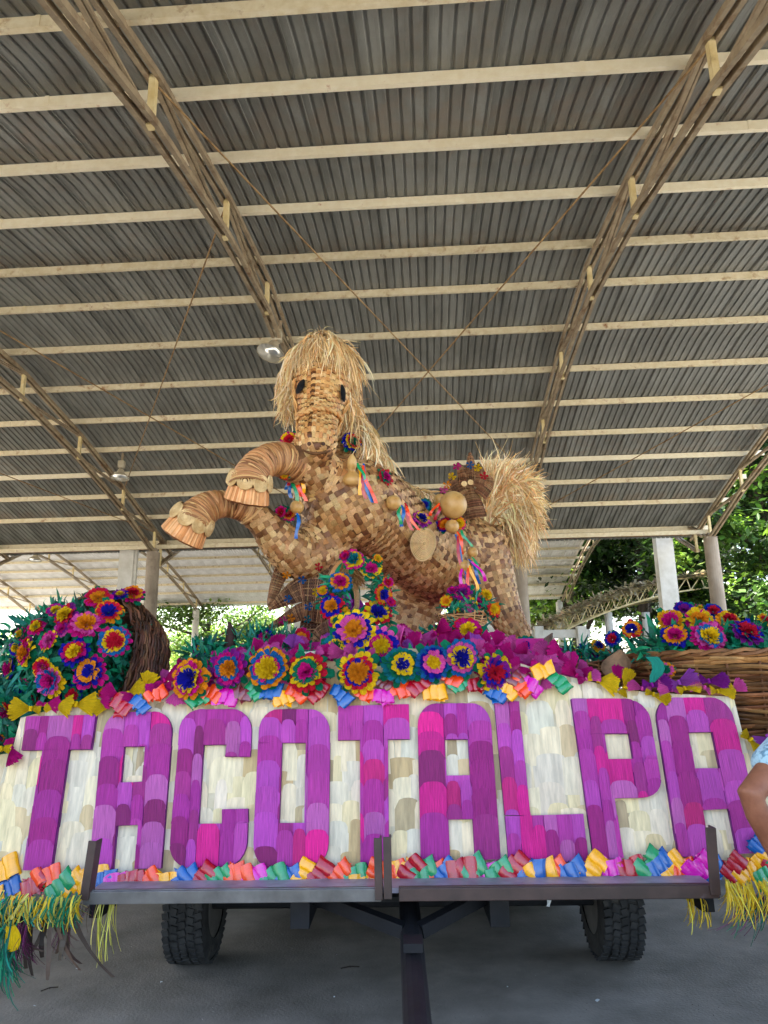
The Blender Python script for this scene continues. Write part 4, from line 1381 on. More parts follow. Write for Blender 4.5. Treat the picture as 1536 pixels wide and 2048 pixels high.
RBF = [(1341, 1243, 24, 'magenta orange yellow', 'upper left of the right basket', 4.1), (1398, 1243, 28, 'orange yellow magenta', 'top middle of the right basket', 4.1), (1457, 1243, 23, 'red yellow orange', 'upper right of the right basket', 4.1), (1367, 1222, 19, 'purple navy purple', 'at the back left of the right basket', 4.35), (1426, 1224, 19, 'red navy blue', 'at the back middle of the right basket', 4.35),
       (1350, 1274, 25, 'magenta orange navy', 'front left in the right basket', 3.9), (1416, 1277, 33, 'yellow blue pink magenta', 'largest in front of the right basket', 3.85), (1493, 1268, 33, 'red navy purple', 'front right in the right basket', 3.85), (1529, 1241, 15, 'red orange yellow', 'at the right edge in the basket', 4.1), (1264, 1260, 19, 'navy orange red', 'left rim of the right basket', 4.1), (1226, 1279, 16, 'red navy blue', 'hanging left of the right basket', 4.15), (1365, 1238, 13, 'yellow orange red', 'small one between upper left flowers', 4.2), (1445, 1232, 12, 'magenta navy red', 'small one at the back right', 4.3), (1400, 1218, 11, 'yellow green magenta', 'small one at the back top', 4.4), (1332, 1341, 16, 'green pink orange', 'tucked on the front of the basket', 3.5)]
for px, py, rp, c, wh, Y in RBF:
    flower(px, py, rp, c, wh, Y=Y, n_=Vector(((px - 1430) / 300, -1, .55)), group=GR)
GM = 'flowers of the low tray at right'
for px, py, rp, c, wh in [(1151, 1312, 14, 'navy orange red', 'front of the low tray'), (1212, 1313, 14, 'yellow orange red', 'right end of the low tray'), (1196, 1294, 15, 'navy orange yellow', 'back of the low tray'), (1168, 1299, 13, 'navy blue navy', 'middle of the low tray'), (1128, 1306, 12, 'purple magenta navy', 'left end of the low tray'), (1185, 1312, 11, 'purple blue navy', 'front middle of the low tray')]:
    flower(px, py, rp, c, wh, Y=4.6, n_=Vector((0, -1, .6)), group=GM)
# ------------------------------------------------------------------ leafy masses of green husk
GT = [lin('#0f8058'), lin('#0c6a4a'), lin('#189468'), lin('#0a5442'), lin('#127a66')]
def leaf_mass(name, label, cat, centre, rad, n, L, wdt, tones=GT, front=True, spike=.15, parent=None, curl=1.2):
    b = MB()
    C = Vector(centre)
    for i in range(n):
        d = Vector((random.gauss(0, 1), random.gauss(0, 1), random.gauss(0, 1))).normalized()
        if front and d.y > .35: d.y = -d.y
        k = rnd(.62, 1.0)
        p = C + Vector((d.x * rad[0], d.y * rad[1], d.z * rad[2])) * k
        nrm = Vector((d.x / rad[0], d.y / rad[1], d.z / rad[2])).normalized()
        t = Vector((random.gauss(0, 1), random.gauss(0, 1), random.gauss(0, 1)))
        t = (t - nrm * t.dot(nrm)).normalized()
        LL = L * rnd(.5, 1.25)
        up = 1.0 if rnd(0, 1) < spike else rnd(.1, .5)
        pts, sides = [], []
        cu = rnd(-curl, curl)
        dirv = (t + nrm * up).normalized()
        side = dirv.cross(nrm)
        side = side.normalized() if side.length > 1e-3 else t
        q = p
        for j in range(6):
            pts.append(q)
            sides.append(side)
            q = q + dirv * (LL / 5)
            dirv = (Matrix.Rotation(cu * .3, 3, side) @ dirv + Vector((0, 0, -.07))).normalized()
        ww = wdt * rnd(.5, 1.3)
        b.strip(pts, [ww * v for v in (.5, 1, 1, .85, .6, .1)], sides, vary(random.choice(tones), .25))
    o = b.build(name, m_leaf_husk, parent)
    if parent is not None: tag(o, kind='stuff')
    else: tag(o, label, cat, kind='stuff')
    return o
random.seed(55)
def core(name, C, rad, parent_label, cat):
    pass
o = leaf_mass('green_leaves', 'green husk leaves heaped in the left tipped basket', 'leaves', at(142, 1322, 3.97), (.39, .33, .32), 1900, .12, .024, curl=2.2, spike=.05)
leaf_mass('green_leaves', 'green husk leaves hanging at the left edge below the basket', 'leaves', at(5, 1435, 3.75), (.2, .18, .2), 420, .14, .03, curl=2.0)
leaf_mass('green_leaves', 'green husk leaves with pointed tips filling the right wicker basket', 'leaves', at(1440, 1306, 4.24), (.62, .45, .15), 1300, .13, .03, spike=.12)
leaf_mass('green_leaves', 'green husk leaves in the low tray at right', 'leaves', at(1172, 1316, 4.65), (.24, .14, .07), 260, .1, .02)
leaf_mass('green_leaves', 'spiky green leaves behind the garland at left', 'leaves', at(525, 1290, 4.05), (.26, .1, .07), 330, .11, .012, spike=.7)
leaf_mass('green_leaves', 'dark green leaves beside the pointed brown leaf', 'leaves', at(410, 1308, 3.95), (.1, .1, .06), 130, .1, .022)
leaf_mass('green_leaves', 'green leaves around the flower arch under the horse', 'leaves', at(762, 1200, 4.42), (.06, .05, .17), 160, .09, .018)
leaf_mass('green_leaves', 'green leaves on the left half of the flower arch', 'leaves', at(672, 1190, 4.42), (.08, .05, .15), 160, .09, .018)
leaf_mass('green_leaves', 'green leaves of the small basket under the belly', 'leaves', at(935, 1215, 4.58), (.17, .12, .08), 260, .09, .02)
leaf_mass('green_leaves', 'green leaves under the front of the small basket', 'leaves', at(905, 1265, 4.15), (.2, .08, .04), 120, .09, .022)
leaf_mass('green_leaves', 'green leaves between the big garland flowers', 'leaves', at(690, 1335, 3.6), (.78, .06, .06), 520, .1, .024)

# ------------------------------------------------------------------ wicker baskets
WT = [lin('#9a6a40'), lin('#7d5230'), lin('#b58350'), lin('#64401f'), lin('#8b5c36')]
WD = [lin('#6a4128'), lin('#54321f'), lin('#7a5034'), lin('#442815')]
def wicker(root, O, ax, prof_, n_st, n_rows, tones, sq=1.0, wave=.012, thick=.011):
    """woven basket of revolution: prof_ = [(h, r)] along ax from O"""
    ax = ax.normalized()
    x = ax.orthogonal().normalized()
    if abs(ax.z) < .95: x = ax.cross(UZ).normalized()
    y = ax.cross(x)
    def pr(h):
        for (h0, r0), (h1, r1) in zip(prof_, prof_[1:]):
            if h <= h1: return r0 + (r1 - r0) * (h - h0) / (h1 - h0)
        return prof_[-1][1]
    h0, h1 = prof_[0][0], prof_[-1][0]
    lin_ = MB()
    n = 40
    P = [[O + ax * h + (x * math.cos(2 * math.pi * j / n) + y * math.sin(2 * math.pi * j / n) * sq) * (r_ - .012) for j in range(n + 1)] for h, r_ in prof_]
    lin_.grid(P)
    lin_.build('lining', m_wicker_dark, root, smooth=True)
    for j in range(n_st):
        a = 2 * math.pi * j / n_st
        b = MB()
        pts = []
        for k in range(9):
            h = h0 + (h1 + .015 - h0) * k / 8
            pts.append(O + ax * h + (x * math.cos(a) + y * math.sin(a) * sq) * pr(min(h, h1)))
        b.tube(pts, thick * .62, 5, vary(random.choice(tones), .25))
        b.build('wicker_stake', m_wicker, root)
    N = n_st * 3
    for i in range(n_rows):
        h = h0 + (h1 - h0) * (i + .5) / n_rows
        b = MB()
        pts = []
        ph = rnd(0, 6)
        for j in range(N):
            a = 2 * math.pi * j / N
            hh = h + .006 * math.sin(a * 3 + ph) + .004 * math.sin(a * 7 + ph * 2) + .012 * noise.noise(Vector((math.cos(a) * 3, math.sin(a) * 3, i * .35)))
            w_ = math.cos(math.pi * (j / 3 + i)) * wave
            pts.append(O + ax * hh + (x * math.cos(a) + y * math.sin(a) * sq) * (pr(min(max(h, h0), h1)) + w_ + rnd(-.002, .002)))
        th = thick * rnd(.55, .95)
        b.tube(pts, th, 5, None, close=True)
        seg = [vary(random.choice(tones), .3) for _ in range(14)]
        b.c = [seg[(k // 5) * 14 // N % 14] for k in range(len(b.f))]
        b.build('wicker_strand', m_wicker, root)
random.seed(61)
RBC = at(1500, 1400, 4.28)
rb = thing('wicker_basket', 'big round brown wicker basket overflowing with flowers right of the horse', 'basket', (RBC.x, RBC.y, 1.1), 'wicker baskets')
zt = at(1500, 1306, 3.6).z
wicker(rb, Vector((RBC.x, RBC.y, 1.12)), UZ, [(0, .62), (.12, .66), (.3, .7), (zt - 1.12, .72)], 30, 32, WT)
b = MB()
for k in range(2):
    pts = []
    for j in range(90):
        a = 2 * math.pi * j / 90
        r_ = .725 + .014 * math.cos(a * 18 + k * math.pi)
        pts.append(Vector((RBC.x + math.cos(a) * r_, RBC.y + math.sin(a) * r_, zt + .008 + .012 * math.sin(a * 18 + k * math.pi))))
    b.tube(pts, .011, 5, vary(WT[k], .1), close=True)
b.build('rim_braid', m_wicker, rb)
lbA, lbM = at(276, 1362, 4.36), at(150, 1328, 3.98)
ax = (lbM - lbA)
lb = thing('wicker_basket', 'brown wicker basket tipped on its side spilling flowers to the left', 'basket', lbA, 'wicker baskets')
Lx = ax.length
wicker(lb, lbA, ax, [(0, .1), (.07 * Lx, .26), (.25 * Lx, .36), (.6 * Lx, .42), (Lx * .95, .43)], 34, 40, WD, wave=.01, thick=.008)
smb = thing('wicker_basket', 'small round tan basket under the horse belly', 'basket', at(925, 1258, 4.6), 'wicker baskets')
q = at(925, 1258, 4.6)
wicker(smb, q - UZ * .04, UZ, [(0, .13), (.13, .17)], 16, 11, [lin('#b98a58'), lin('#9c7044'), lin('#c69a66')], wave=.005, thick=.006)
tr_ = thing('wicker_basket', 'low wicker tray with dark flowers left of the big basket', 'basket', at(1180, 1345, 4.65), 'wicker baskets')
q = at(1180, 1345, 4.65)
wicker(tr_, Vector((q.x, q.y, q.z - .06)), UZ, [(0, .24), (.12, .27)], 20, 8, WT, sq=.7, wave=.006, thick=.008)
# woven cones and leaf shapes poking out of the garland
def husk_leaf(px, py, px2, py2, Y, w_, label, tone, bend=.1):
    a, c = at(px, py, Y), at(px2, py2, Y)
    b = MB()
    P = []
    sd = Vector((1, 0, 0))
    for i in range(9):
        t = i / 8
        p = a.lerp(c, t) + Vector((bend * math.sin(t * 3.1) , .03 * math.sin(t * 3), 0))
        ww = w_ * math.sin(math.pi * min(.97, .18 + .82 * t)) ** .8
        P.append([p - sd * ww / 2, p + Vector((0, -.022, 0)) * (1 - t), p + sd * ww / 2 + Vector((0, .02, 0))])
    b.grid(P)
    o = b.build('dried_leaf', mat('dried_leaf', lin(tone), tuple(q * .6 for q in lin(tone)), scale=30, rough=.7, bump=.5), None, smooth=True)
    sdm = o.modifiers.new('thick', 'SOLIDIFY')
    sdm.thickness = .004
    tag(o, label, 'leaf')
husk_leaf(452, 1312, 457, 1243, 3.9, .06, 'pointed dark brown dried leaf standing in the garland at left', '#3a221c', .012)
husk_leaf(1035, 1312, 1000, 1262, 4.3, .13, 'tan brown dried leaf beside the rear hoof', '#8a6a52', .01)
husk_leaf(1088, 1305, 1106, 1266, 4.5, .09, 'grey brown dried leaf right of the rear hoof', '#6e5546', -.01)
husk_leaf(1232, 1352, 1243, 1300, 3.9, .17, 'woven tan leaf shape in front of the right basket', '#8d6a4c', .0)
b = MB()
q = at(1306, 1345, 3.52)
pts = [q + Vector((math.sin(t * 1.2) * .02, -.02 * t, .075 - .03 * t)) for t in (0, 1, 2, 3, 4)]
b.strip(pts, .06, Vector((1, 0, 0)), lin('#12806a'))
tag(b.build('ribbon_curl', m_leaf_husk, smooth=True), 'curled green husk ribbon on the front of the right basket', 'ribbon')
# ------------------------------------------------------------------ the woven horse
def union_body(name, tubes, voxel, smooth_it, n=16):
    b = MB()
    for tb in tubes:
        pts = [Vector(p) for p, r_ in tb]
        rs = [r_ for p, r_ in tb]
        # rounded ends
        def rad(r_): return max(r_) if hasattr(r_, '__len__') else r_
        d0 = (pts[0] - pts[1]).normalized() * rad(rs[0]) * .5
        d1 = (pts[-1] - pts[-2]).normalized() * rad(rs[-1]) * .5
        def sc(r_, k): return tuple(q * k for q in r_) if hasattr(r_, '__len__') else r_ * k
        P = [pts[0] + d0, pts[0] + d0 * .6] + pts + [pts[-1] + d1 * .6, pts[-1] + d1]
        Q = [sc(rs[0], .35), sc(rs[0], .8)] + rs + [sc(rs[-1], .8), sc(rs[-1], .35)]
        b.tube(P, Q, n)
    me = b.mesh('tmp')
    o = bpy.data.objects.new('tmp', me)
    col.objects.link(o)
    rm = o.modifiers.new('r', 'REMESH')
    rm.mode = 'VOXEL'
    rm.voxel_size = voxel
    sm = o.modifiers.new('s', 'SMOOTH')
    sm.factor = .5
    sm.iterations = smooth_it
    dg = bpy.context.evaluated_depsgraph_get()
    ev = o.evaluated_get(dg)
    m2 = bpy.data.meshes.new_from_object(ev)
    m2.name = name
    bpy.data.objects.remove(o)
    return m2

def pt(t):   # (px, py, Y, radius px or (rx, ry))
    P = at(t[0], t[1], t[2])
    m_ = mpp(P)
    r_ = t[3] * m_ if len(t) == 4 else (t[3] * m_, t[4] * m_)
    return P, r_
def ptube(lst, n=5):
    return [pt(t) for t in smooth_path(lst, n)]
HT = {
 'neck': ptube([(655, 735, 5.32, 56), (664, 800, 5.42, 60), (672, 880, 5.5, 62), (678, 940, 5.36, 82), (680, 1000, 5.2, 94)]),
 'head': ptube([(646, 722, 5.22, 50, 54), (645, 765, 5.08, 56, 56), (642, 800, 4.96, 50, 50), (638, 830, 4.86, 40, 44), (635, 856, 4.72, 38, 42), (632, 884, 4.6, 42, 42), (631, 906, 4.56, 37, 36)]),
 'torso': ptube([(655, 985, 5.0, 78), (690, 1005, 5.02, 94), (735, 1020, 5.2, 92), (800, 1075, 5.55, 84), (860, 1105, 5.85, 90), (915, 1110, 6.05, 88), (955, 1100, 6.25, 66)]),
 'foreleg_up': ptube([(668, 975, 5.0, 64), (632, 948, 4.8, 50), (590, 928, 4.62, 38), (552, 918, 4.48, 33), (520, 930, 4.38, 32), (502, 955, 4.33, 36), (497, 972, 4.31, 40)]),
 'foreleg_low': ptube([(668, 1060, 5.1, 62), (625, 1105, 4.95, 52), (588, 1108, 4.85, 46), (548, 1070, 4.75, 38), (510, 1032, 4.66, 28), (470, 1012, 4.58, 24), (428, 1010, 4.5, 28), (398, 1028, 4.44, 34), (384, 1046, 4.41, 38)]),
 'hind': ptube([(950, 1095, 6.0, 70), (975, 1150, 5.95, 54), (996, 1200, 5.9, 42), (1020, 1245, 5.85, 32), (1044, 1275, 5.8, 25)]),
 'hind_far': ptube([(850, 1140, 6.1, 68), (830, 1200, 6.2, 58), (815, 1250, 6.2, 50), (810, 1300, 6.2, 44)]),
}
hoofY = 4.3
horse = thing('woven_horse', 'rearing woven palm horse with straw mane and tail, decked with flowers and gourds', 'horse', at(860, 1300, 5.9))
bm_ = union_body('body', list(HT.values()), .03, 6)
off = root_loc(horse)
tree_ = BVHTree.FromPolygons([v.co.copy() for v in bm_.vertices], [tuple(p.vertices) for p in bm_.polygons])
for v in bm_.vertices: v.co = v.co - off
body = link('body', bm_, m_dark_inner, horse, smooth=True)

def hitpx(px, py):
    d = ray(px, py).normalized()
    loc, nrm, ix, ds = tree_.ray_cast(CAM, d)
    if loc is None: loc, nrm, ix, ds = tree_.find_nearest(at(px, py, 4.9))
    return loc, nrm
random.seed(71)
STR = [lin('#c0935f'), lin('#b38550'), lin('#a27242'), lin('#cca46e'), lin('#aa7c4a'), lin('#936336'), lin('#c49864')]
STRL = [lin('#dcae70'), lin('#d0a062'), lin('#c48a50'), lin('#e2ba80'), lin('#b47c44')]
def strip_tone(pal, dark=.16):
    if rnd(0, 1) < dark * .6: return vary(random.choice([lin('#7a4c26'), lin('#85552c'), lin('#684020')]), .15)
    return vary(random.choice(pal), .12)
cells = []
def weave(tb, cell, pal, twist=0.0, dark=.16, lo=0.0, hi=1.0):
    pts = [p for p, r_ in tb]
    rs = [(sum(r_) / 2 if hasattr(r_, '__len__') else r_) for p, r_ in tb]
    fr = frames(pts)
    # arc length
    s = [0]
    for a, c in zip(pts, pts[1:]): s.append(s[-1] + (c - a).length)
    Lt = s[-1]
    rav = sum(rs) / len(rs)
    nu = max(8, int(2 * math.pi * rav / cell / 2) * 2)
    nv = max(3, int(Lt / cell))
    rowt = [strip_tone(pal, dark) for _ in range(nv + 1)]
    colt = [strip_tone(pal, dark) for _ in range(nu)]
    def surf(u, v):
        d = min(max(v, 0), 1) * Lt
        k = 0
        while k < len(s) - 2 and s[k + 1] < d: k += 1
        f_ = (d - s[k]) / max(1e-6, s[k + 1] - s[k])
        p = pts[k].lerp(pts[k + 1], f_)
        x = fr[k][1].lerp(fr[k + 1][1], f_).normalized()
        y = fr[k][2].lerp(fr[k + 1][2], f_).normalized()
        r_ = rs[k] + (rs[k + 1] - rs[k]) * f_
        a = u * 2 * math.pi + twist * v
        return p + (x * math.cos(a) + y * math.sin(a)) * r_
    for j in range(nv):
        if not (lo <= (j + .5) / nv <= hi): continue
        for i in range(nu):
            hor = (i + j) % 2
            c = surf((i + .5) / nu, (j + .5) / nv)
            loc, nrm, idx, dist = tree_.find_nearest(c)
            if loc is None: continue
            inside_ = (c - loc).dot(nrm) < 0
            if dist > (.05 if inside_ else .09): continue
            G = []
            ok = True
            nn = 3
            eu = .6 if hor else .525
            ev = .525 if hor else .6
            for b_ in range(nn):
                row = []
                for a_ in range(nn):
                    du, dv = (a_ - 1) * eu, (b_ - 1) * ev
                    q = surf((i + .5 + du) / nu, (j + .5 + dv) / nv)
                    l2, n2, ix, ds = tree_.find_nearest(q)
                    w_ = abs(a_ - 1) if hor else abs(b_ - 1)
                    row.append(l2 + n2 * (.0092 - .0095 * w_))
                G.append(row)
            d1 = (G[0][0] - G[2][2]).length
            if d1 > cell * 2.1 or d1 < cell * .4: continue
            tone = tuple(q * (1.05 if hor else .87) for q in (rowt[j] if hor else colt[i]))
            if rnd(0, 1) < .16: tone = strip_tone(pal, dark)
            tone = vary(tone, .08)
            facing = nrm.dot((CAM - loc).normalized())
            cells.append((facing / (loc - CAM).length ** 2 * d1, G, tone, hor, rnd(0, 50)))
weave(HT['head'], .032, STRL, 0, .08)
weave(HT['neck'], .038, [tuple(q * .8 for q in c) for c in STR], .6, .3, .25)
weave(HT['torso'], .039, STR, .9, .18)
weave(HT['foreleg_low'], .037, STR, .5, .12, 0, .5)
weave(HT['hind'], .038, STR, .4, .25)
weave(HT['hind_far'], .05, [tuple(q * .9 for q in c) for c in STR], .2, .25)
weave(HT['foreleg_up'], .045, STRL, .3, .1, 0, .3)
# flat patches of weave over what the tubes left bare, laid from several sides
from mathutils.kdtree import KDTree
def fill(dirn, rot, step, pal, dark):
    kd = KDTree(len(cells))
    for i_, c in enumerate(cells): kd.insert(c[1][1][1], i_)
    kd.balance()
    d = dirn.normalized()
    x = (d.cross(UZ) if abs(d.z) < .9 else Vector((1, 0, 0))).normalized()
    y = x.cross(d).normalized()
    x, y = x * math.cos(rot) + y * math.sin(rot), y * math.cos(rot) - x * math.sin(rot)
    ctr = at(720, 1020, 5.3)
    N = int(1.5 / step)
    rowt = [strip_tone(pal, dark) for _ in range(2 * N + 2)]
    colt = [strip_tone(pal, dark) for _ in range(2 * N + 2)]
    def hit(a, c):
        o = ctr + x * (a * step) + y * (c * step) - d * 3
        return tree_.ray_cast(o, d)
    for j in range(-N, N):
        for i in range(-N, N):
            loc, nrm, ix, ds = hit(i + .5, j + .5)
            if loc is None or nrm.dot(d) > -.5: continue
            if any((loc - w_).length < r_ + .035 for w_, r_ in WRAPPED): continue
            co, k_, ds = kd.find(loc)
            if ds < step * .72: continue
            hor = (i + j) % 2
            eu, ev = (.6, .525) if hor else (.525, .6)
            G = []
            for b_ in range(3):
                row = []
                for a_ in range(3):
                    l2, n2, i2, d2 = hit(i + .5 + (a_ - 1) * eu, j + .5 + (b_ - 1) * ev)
                    if l2 is None or (l2 - loc).length > step * 1.15: row = None; break
                    w_ = abs(a_ - 1) if hor else abs(b_ - 1)
                    row.append(l2 + n2 * (.0092 - .0095 * w_))
                if row is None: G = None; break
                G.append(row)
            if G is None: continue
            tone = tuple(q * (1.05 if hor else .87) for q in (rowt[j + N] if hor else colt[i + N]))
            if rnd(0, 1) < .16: tone = strip_tone(pal, dark)
            cells.append((nrm.dot((CAM - loc).normalized()) / (loc - CAM).length ** 2 * step, G, vary(tone, .08), hor, rnd(0, 50)))
WRAPPED = [(p, r_) for nm_, lo_ in (('foreleg_up', .42), ('foreleg_low', .58)) for k_, (p, r_) in enumerate(HT[nm_]) if k_ / (len(HT[nm_]) - 1) >= lo_]
for dv in ((0, 1, .12), (.7, .7, .1), (-.8, .6, .1), (0, .5, 1), (.5, -.8, 0), (-.5, -.8, 0), (0, 0, -1)):
    fill(Vector(dv), .5, .039, STR, .1)
cells.sort(key=lambda c: -c[0])
def cell_mb(b, c):
    f_, G, tone, hor, o_ = c
    jx = [Vector((random.gauss(0, .0012), random.gauss(0, .0012), random.gauss(0, .0012))) for _ in range(9)]
    if rnd(0, 1) < .03: jx[random.choice((0, 2, 6, 8))] += (G[1][1] - tree_.find_nearest(G[1][1])[0]).normalized() * .016
    G = [[G[i][k] + jx[i * 3 + k] for k in range(3)] for i in range(3)]
    n0 = len(b.f)
    b.grid(G, tone)
    for k in range(n0, len(b.f)):
        b.uv[k] = [((y if hor else x) + o_, (x if hor else y) + o_) for x, y in b.uv[k]]
for c in cells[:300]:
    b = MB()
    cell_mb(b, c)
    b.build('palm_strip', m_weave, horse, smooth=True)
b = MB()
for c in cells[300:]: cell_mb(b, c)
tag(b.build('palm_strip', m_weave, horse, smooth=True), kind='stuff')

# wrapped lower forelegs
WRT = [lin('#c08c58'), lin('#ad7642'), lin('#cf9f68'), lin('#9a6638'), lin('#b98250'), lin('#87572e')]
def wrap(tb, lo, hi, parent):
    pts = [p for p, r_ in tb]
    rs = [r_ for p, r_ in tb]
    fr = frames(pts)
    b = MB()
    n = 18
    K = 84
    for k in range(K):
        v = (lo + (hi - lo) * (k + rnd(-.2, .2)) / (K - 1)) * (len(pts) - 1)
        i = min(int(v), len(pts) - 2)
        f_ = v - i
        p = pts[i].lerp(pts[i + 1], f_)
        t = (pts[i + 1] - pts[i]).normalized()
        x, y = fr[i][1], fr[i][2]
        r_ = (rs[i] + (rs[i + 1] - rs[i]) * f_)
        x2 = (x + t * rnd(-.2, .2)).normalized()
        y2 = (y + t * rnd(-.2, .2)).normalized()
        hw = rnd(.006, .012)
        rr = r_ * .98 + rnd(.003, .008)
        tone = vary(random.choice(WRT), .15)
        P = []
        for e, dr in ((-1, -.004), (-.4, .002), (.4, .002), (1, -.004)):
            P.append([p + t * (e * hw) + (x2 * math.cos(2 * math.pi * j / n) + y2 * math.sin(2 * math.pi * j / n)) * (rr + dr) for j in range(n + 1)])
        b.grid(P, tone)
    tag(b.build('husk_wrapping', m_wrap, parent, smooth=True), kind='stuff')
wrap(HT['foreleg_up'], .32, .98, horse)
wrap(HT['foreleg_low'], .52, .98, horse)

HFT = [lin('#d89a62'), lin('#c98850'), lin('#e2aa74'), lin('#b87640'), lin('#d09058')]
def hoof(c0, c1, Y0, Y1, r0, r1, ros):
    A, B_ = at(*c0, Y0), at(*c1, Y1)
    m_ = mpp(A)
    ax = (B_ - A).normalized()
    x = ax.cross(Vector((0, 1, 0))).normalized()
    y = ax.cross(x)
    b = MB()
    n = 90
    P = []
    rj = [rnd(-.008, .008) for _ in range(n)]
    for i in range(7):
        t = i / 6
        r_ = (r0 + (r1 - r0) * t ** .8) * m_
        P.append([A.lerp(B_, t) + (x * math.cos(2 * math.pi * (j % n) / n) + y * math.sin(2 * math.pi * (j % n) / n) * .86) * (r_ * (1 + rj[j % n] * (.4 + .6 * t))) + ax * (rj[(j * 7) % n] * .25 * t) for j in range(n + 1)])
    b.grid(P)
    ct = [vary(random.choice(HFT), .1) for _ in range(n)]
    b.c = [ct[k % n] for k in range(len(b.f))]
    o = b.build('hoof', m_hoof, horse, smooth=True)
    b = MB()
    ring = P[-1][:-1]
    cc = B_ + ax * .004
    b.add(ring + [q.lerp(cc, .12) + ax * .012 for q in ring] + [cc + ax * .008], [(j, (j + 1) % n, n + (j + 1) % n, n + j) for j in range(n)] + [(n + j, n + (j + 1) % n, 2 * n) for j in range(n)], lin('#9a5e30'))
    b.build('sole', m_hoof, o, smooth=True)
    # ring of spiral husk rosettes
    for k in range(ros):
        a = 2 * math.pi * k / ros
        rd = x * math.cos(a) + y * math.sin(a) * .9
        c = A + rd * ((r0 + 2) * m_) + ax * .012
        nd = (rd + ax * -.2).normalized()
        t1 = nd.orthogonal().normalized()
        t2 = nd.cross(t1)
        b = MB()
        rr = 17.5 * m_
        P2 = []
        for q, h in ((0, .016), (.18, .02), (.3, .006), (.44, .018), (.56, .004), (.7, .016), (.82, .003), (.94, .012), (1, 0)):
            P2.append([c + (t1 * math.cos(2 * math.pi * j / 20) + t2 * math.sin(2 * math.pi * j / 20)) * (rr * q * (1 + .03 * math.sin(3 * j))) + nd * (.008 + h) for j in range(21)])
        b.grid(P2)
        b.build('rosette', m_rosette, horse, smooth=True)
hoof((501, 957), (493, 1002), 4.32, 4.37, 35, 46, 8)
hoof((388, 1034), (364, 1074), 4.42, 4.45, 35, 47, 8)
# eyes
for (px, py, Y, ang, w_, h_, nx) in ((607, 777, 4.965, .1, .05, .066, -.35), (684, 787, 4.98, -.25, .036, .074, .75)):
    b = MB()
    loc, nrm, ix, ds = tree_.find_nearest(at(px, py, Y - .12))
    P = []
    t1 = UZ.cross(nrm).normalized()
    t2 = nrm.cross(t1)
    for i in range(6):
        q = i / 5
        P.append([loc + nrm * (.022 + .016 * (1 - q * q)) + (t1 * math.cos(2 * math.pi * j / 18 + ang) * w_ + t2 * math.sin(2 * math.pi * j / 18 + ang) * h_ * (1 + .12 * math.cos(2 * math.pi * j / 9))) * q for j in range(19)])
    b.grid(P)
    b.build('eye', m_black, horse, smooth=True)
# halter: braid over the nose and down the cheeks
def braid(path, wd, parent, nm='halter_braid'):
    pts = [Vector(q) for q in path]
    fine = [Vector(q) for q in smooth_path([tuple(p) for p in pts], 8)]
    b = MB()
    for k in range(3):
        P = []
        for i, p in enumerate(fine):
            loc, nrm, ix, ds = tree_.find_nearest(p)
            t = (fine[min(i + 1, len(fine) - 1)] - fine[max(i - 1, 0)]).normalized()
            sd = t.cross(nrm).normalized()
            a = i * .55 + k * 2 * math.pi / 3
            P.append(loc + nrm * (.022 + .007 * math.sin(2 * a)) + sd * (wd * math.sin(a)))
        b.tube(P, wd * .62, 6, vary(STRL[k], .1))
    b.build(nm, m_straw, parent, smooth=True)
braid([hitpx(x_, y_)[0] for x_, y_ in ((600, 838), (612, 829), (626, 823), (640, 821), (655, 823), (668, 829), (677, 837))], .019, horse)
braid([at(592, 760, 4.95), at(590, 800, 4.9), at(596, 845, 4.8), at(602, 880, 4.75)], .011, horse)
braid([at(690, 800, 5.0), at(686, 840, 4.9), at(674, 880, 4.8)], .011, horse)
# nostrils and mouth line
b = MB()
for px in (619, 646):
    loc, nrm = hitpx(px, 888)
    b.tube([loc + nrm * .008, loc + nrm * .016], [.014, .011], 10)
b.build('nostril', m_wicker_dark, horse)
b = MB()
P = []
for k in range(9):
    loc, nrm = hitpx(606 + 6.5 * k, 905 - .3 * (k - 4) ** 2)
    P.append(loc + nrm * .014)
b.tube(P, [.005, .008, .009, .01, .01, .01, .009, .008, .005], 6)
b.build('mouth', m_dark_inner, horse, smooth=True)

# straw hair
HAIR = [lin('#ecd8aa'), lin('#dcc08c'), lin('#f2e4c0'), lin('#c8a572'), lin('#e0c896'), lin('#b8925e'), lin('#d6a870')]
def hair_strand(b, ctrl, w_, tone, n=6):
    p0, p1, p2, p3 = ctrl
    L_ = (p3 - p0).length
    J = lambda k: Vector((random.gauss(0, k), random.gauss(0, k), random.gauss(0, k))) * L_
    p1, p2, p3 = p1 + J(.05), p2 + J(.08), p3 + J(.1)
    if random.random() < .1: p3 = p3 + J(.22)
    w_ = w_ * (.7 + random.random() ** 3 * 1.6)
    pts = []
    for i in range(n + 1):
        t = i / n
        pts.append(p0 * (1 - t) ** 3 + p1 * (3 * t * (1 - t) ** 2) + p2 * (3 * t * t * (1 - t)) + p3 * t ** 3)
    d = (pts[-1] - pts[0]).normalized()
    sd = d.cross((CAM - pts[n // 2]).normalized() + Vector((rnd(-.9, .9), rnd(-.9, .9), rnd(-.9, .9))))
    sd = sd.normalized() if sd.length > 1e-3 else Vector((1, 0, 0))
    b.strip(pts, [w_ * (1 - .85 * (i / n) ** 2) for i in range(n + 1)], sd, tone)
def ppx(px, py, Y): return at(px, py, Y)
random.seed(81)
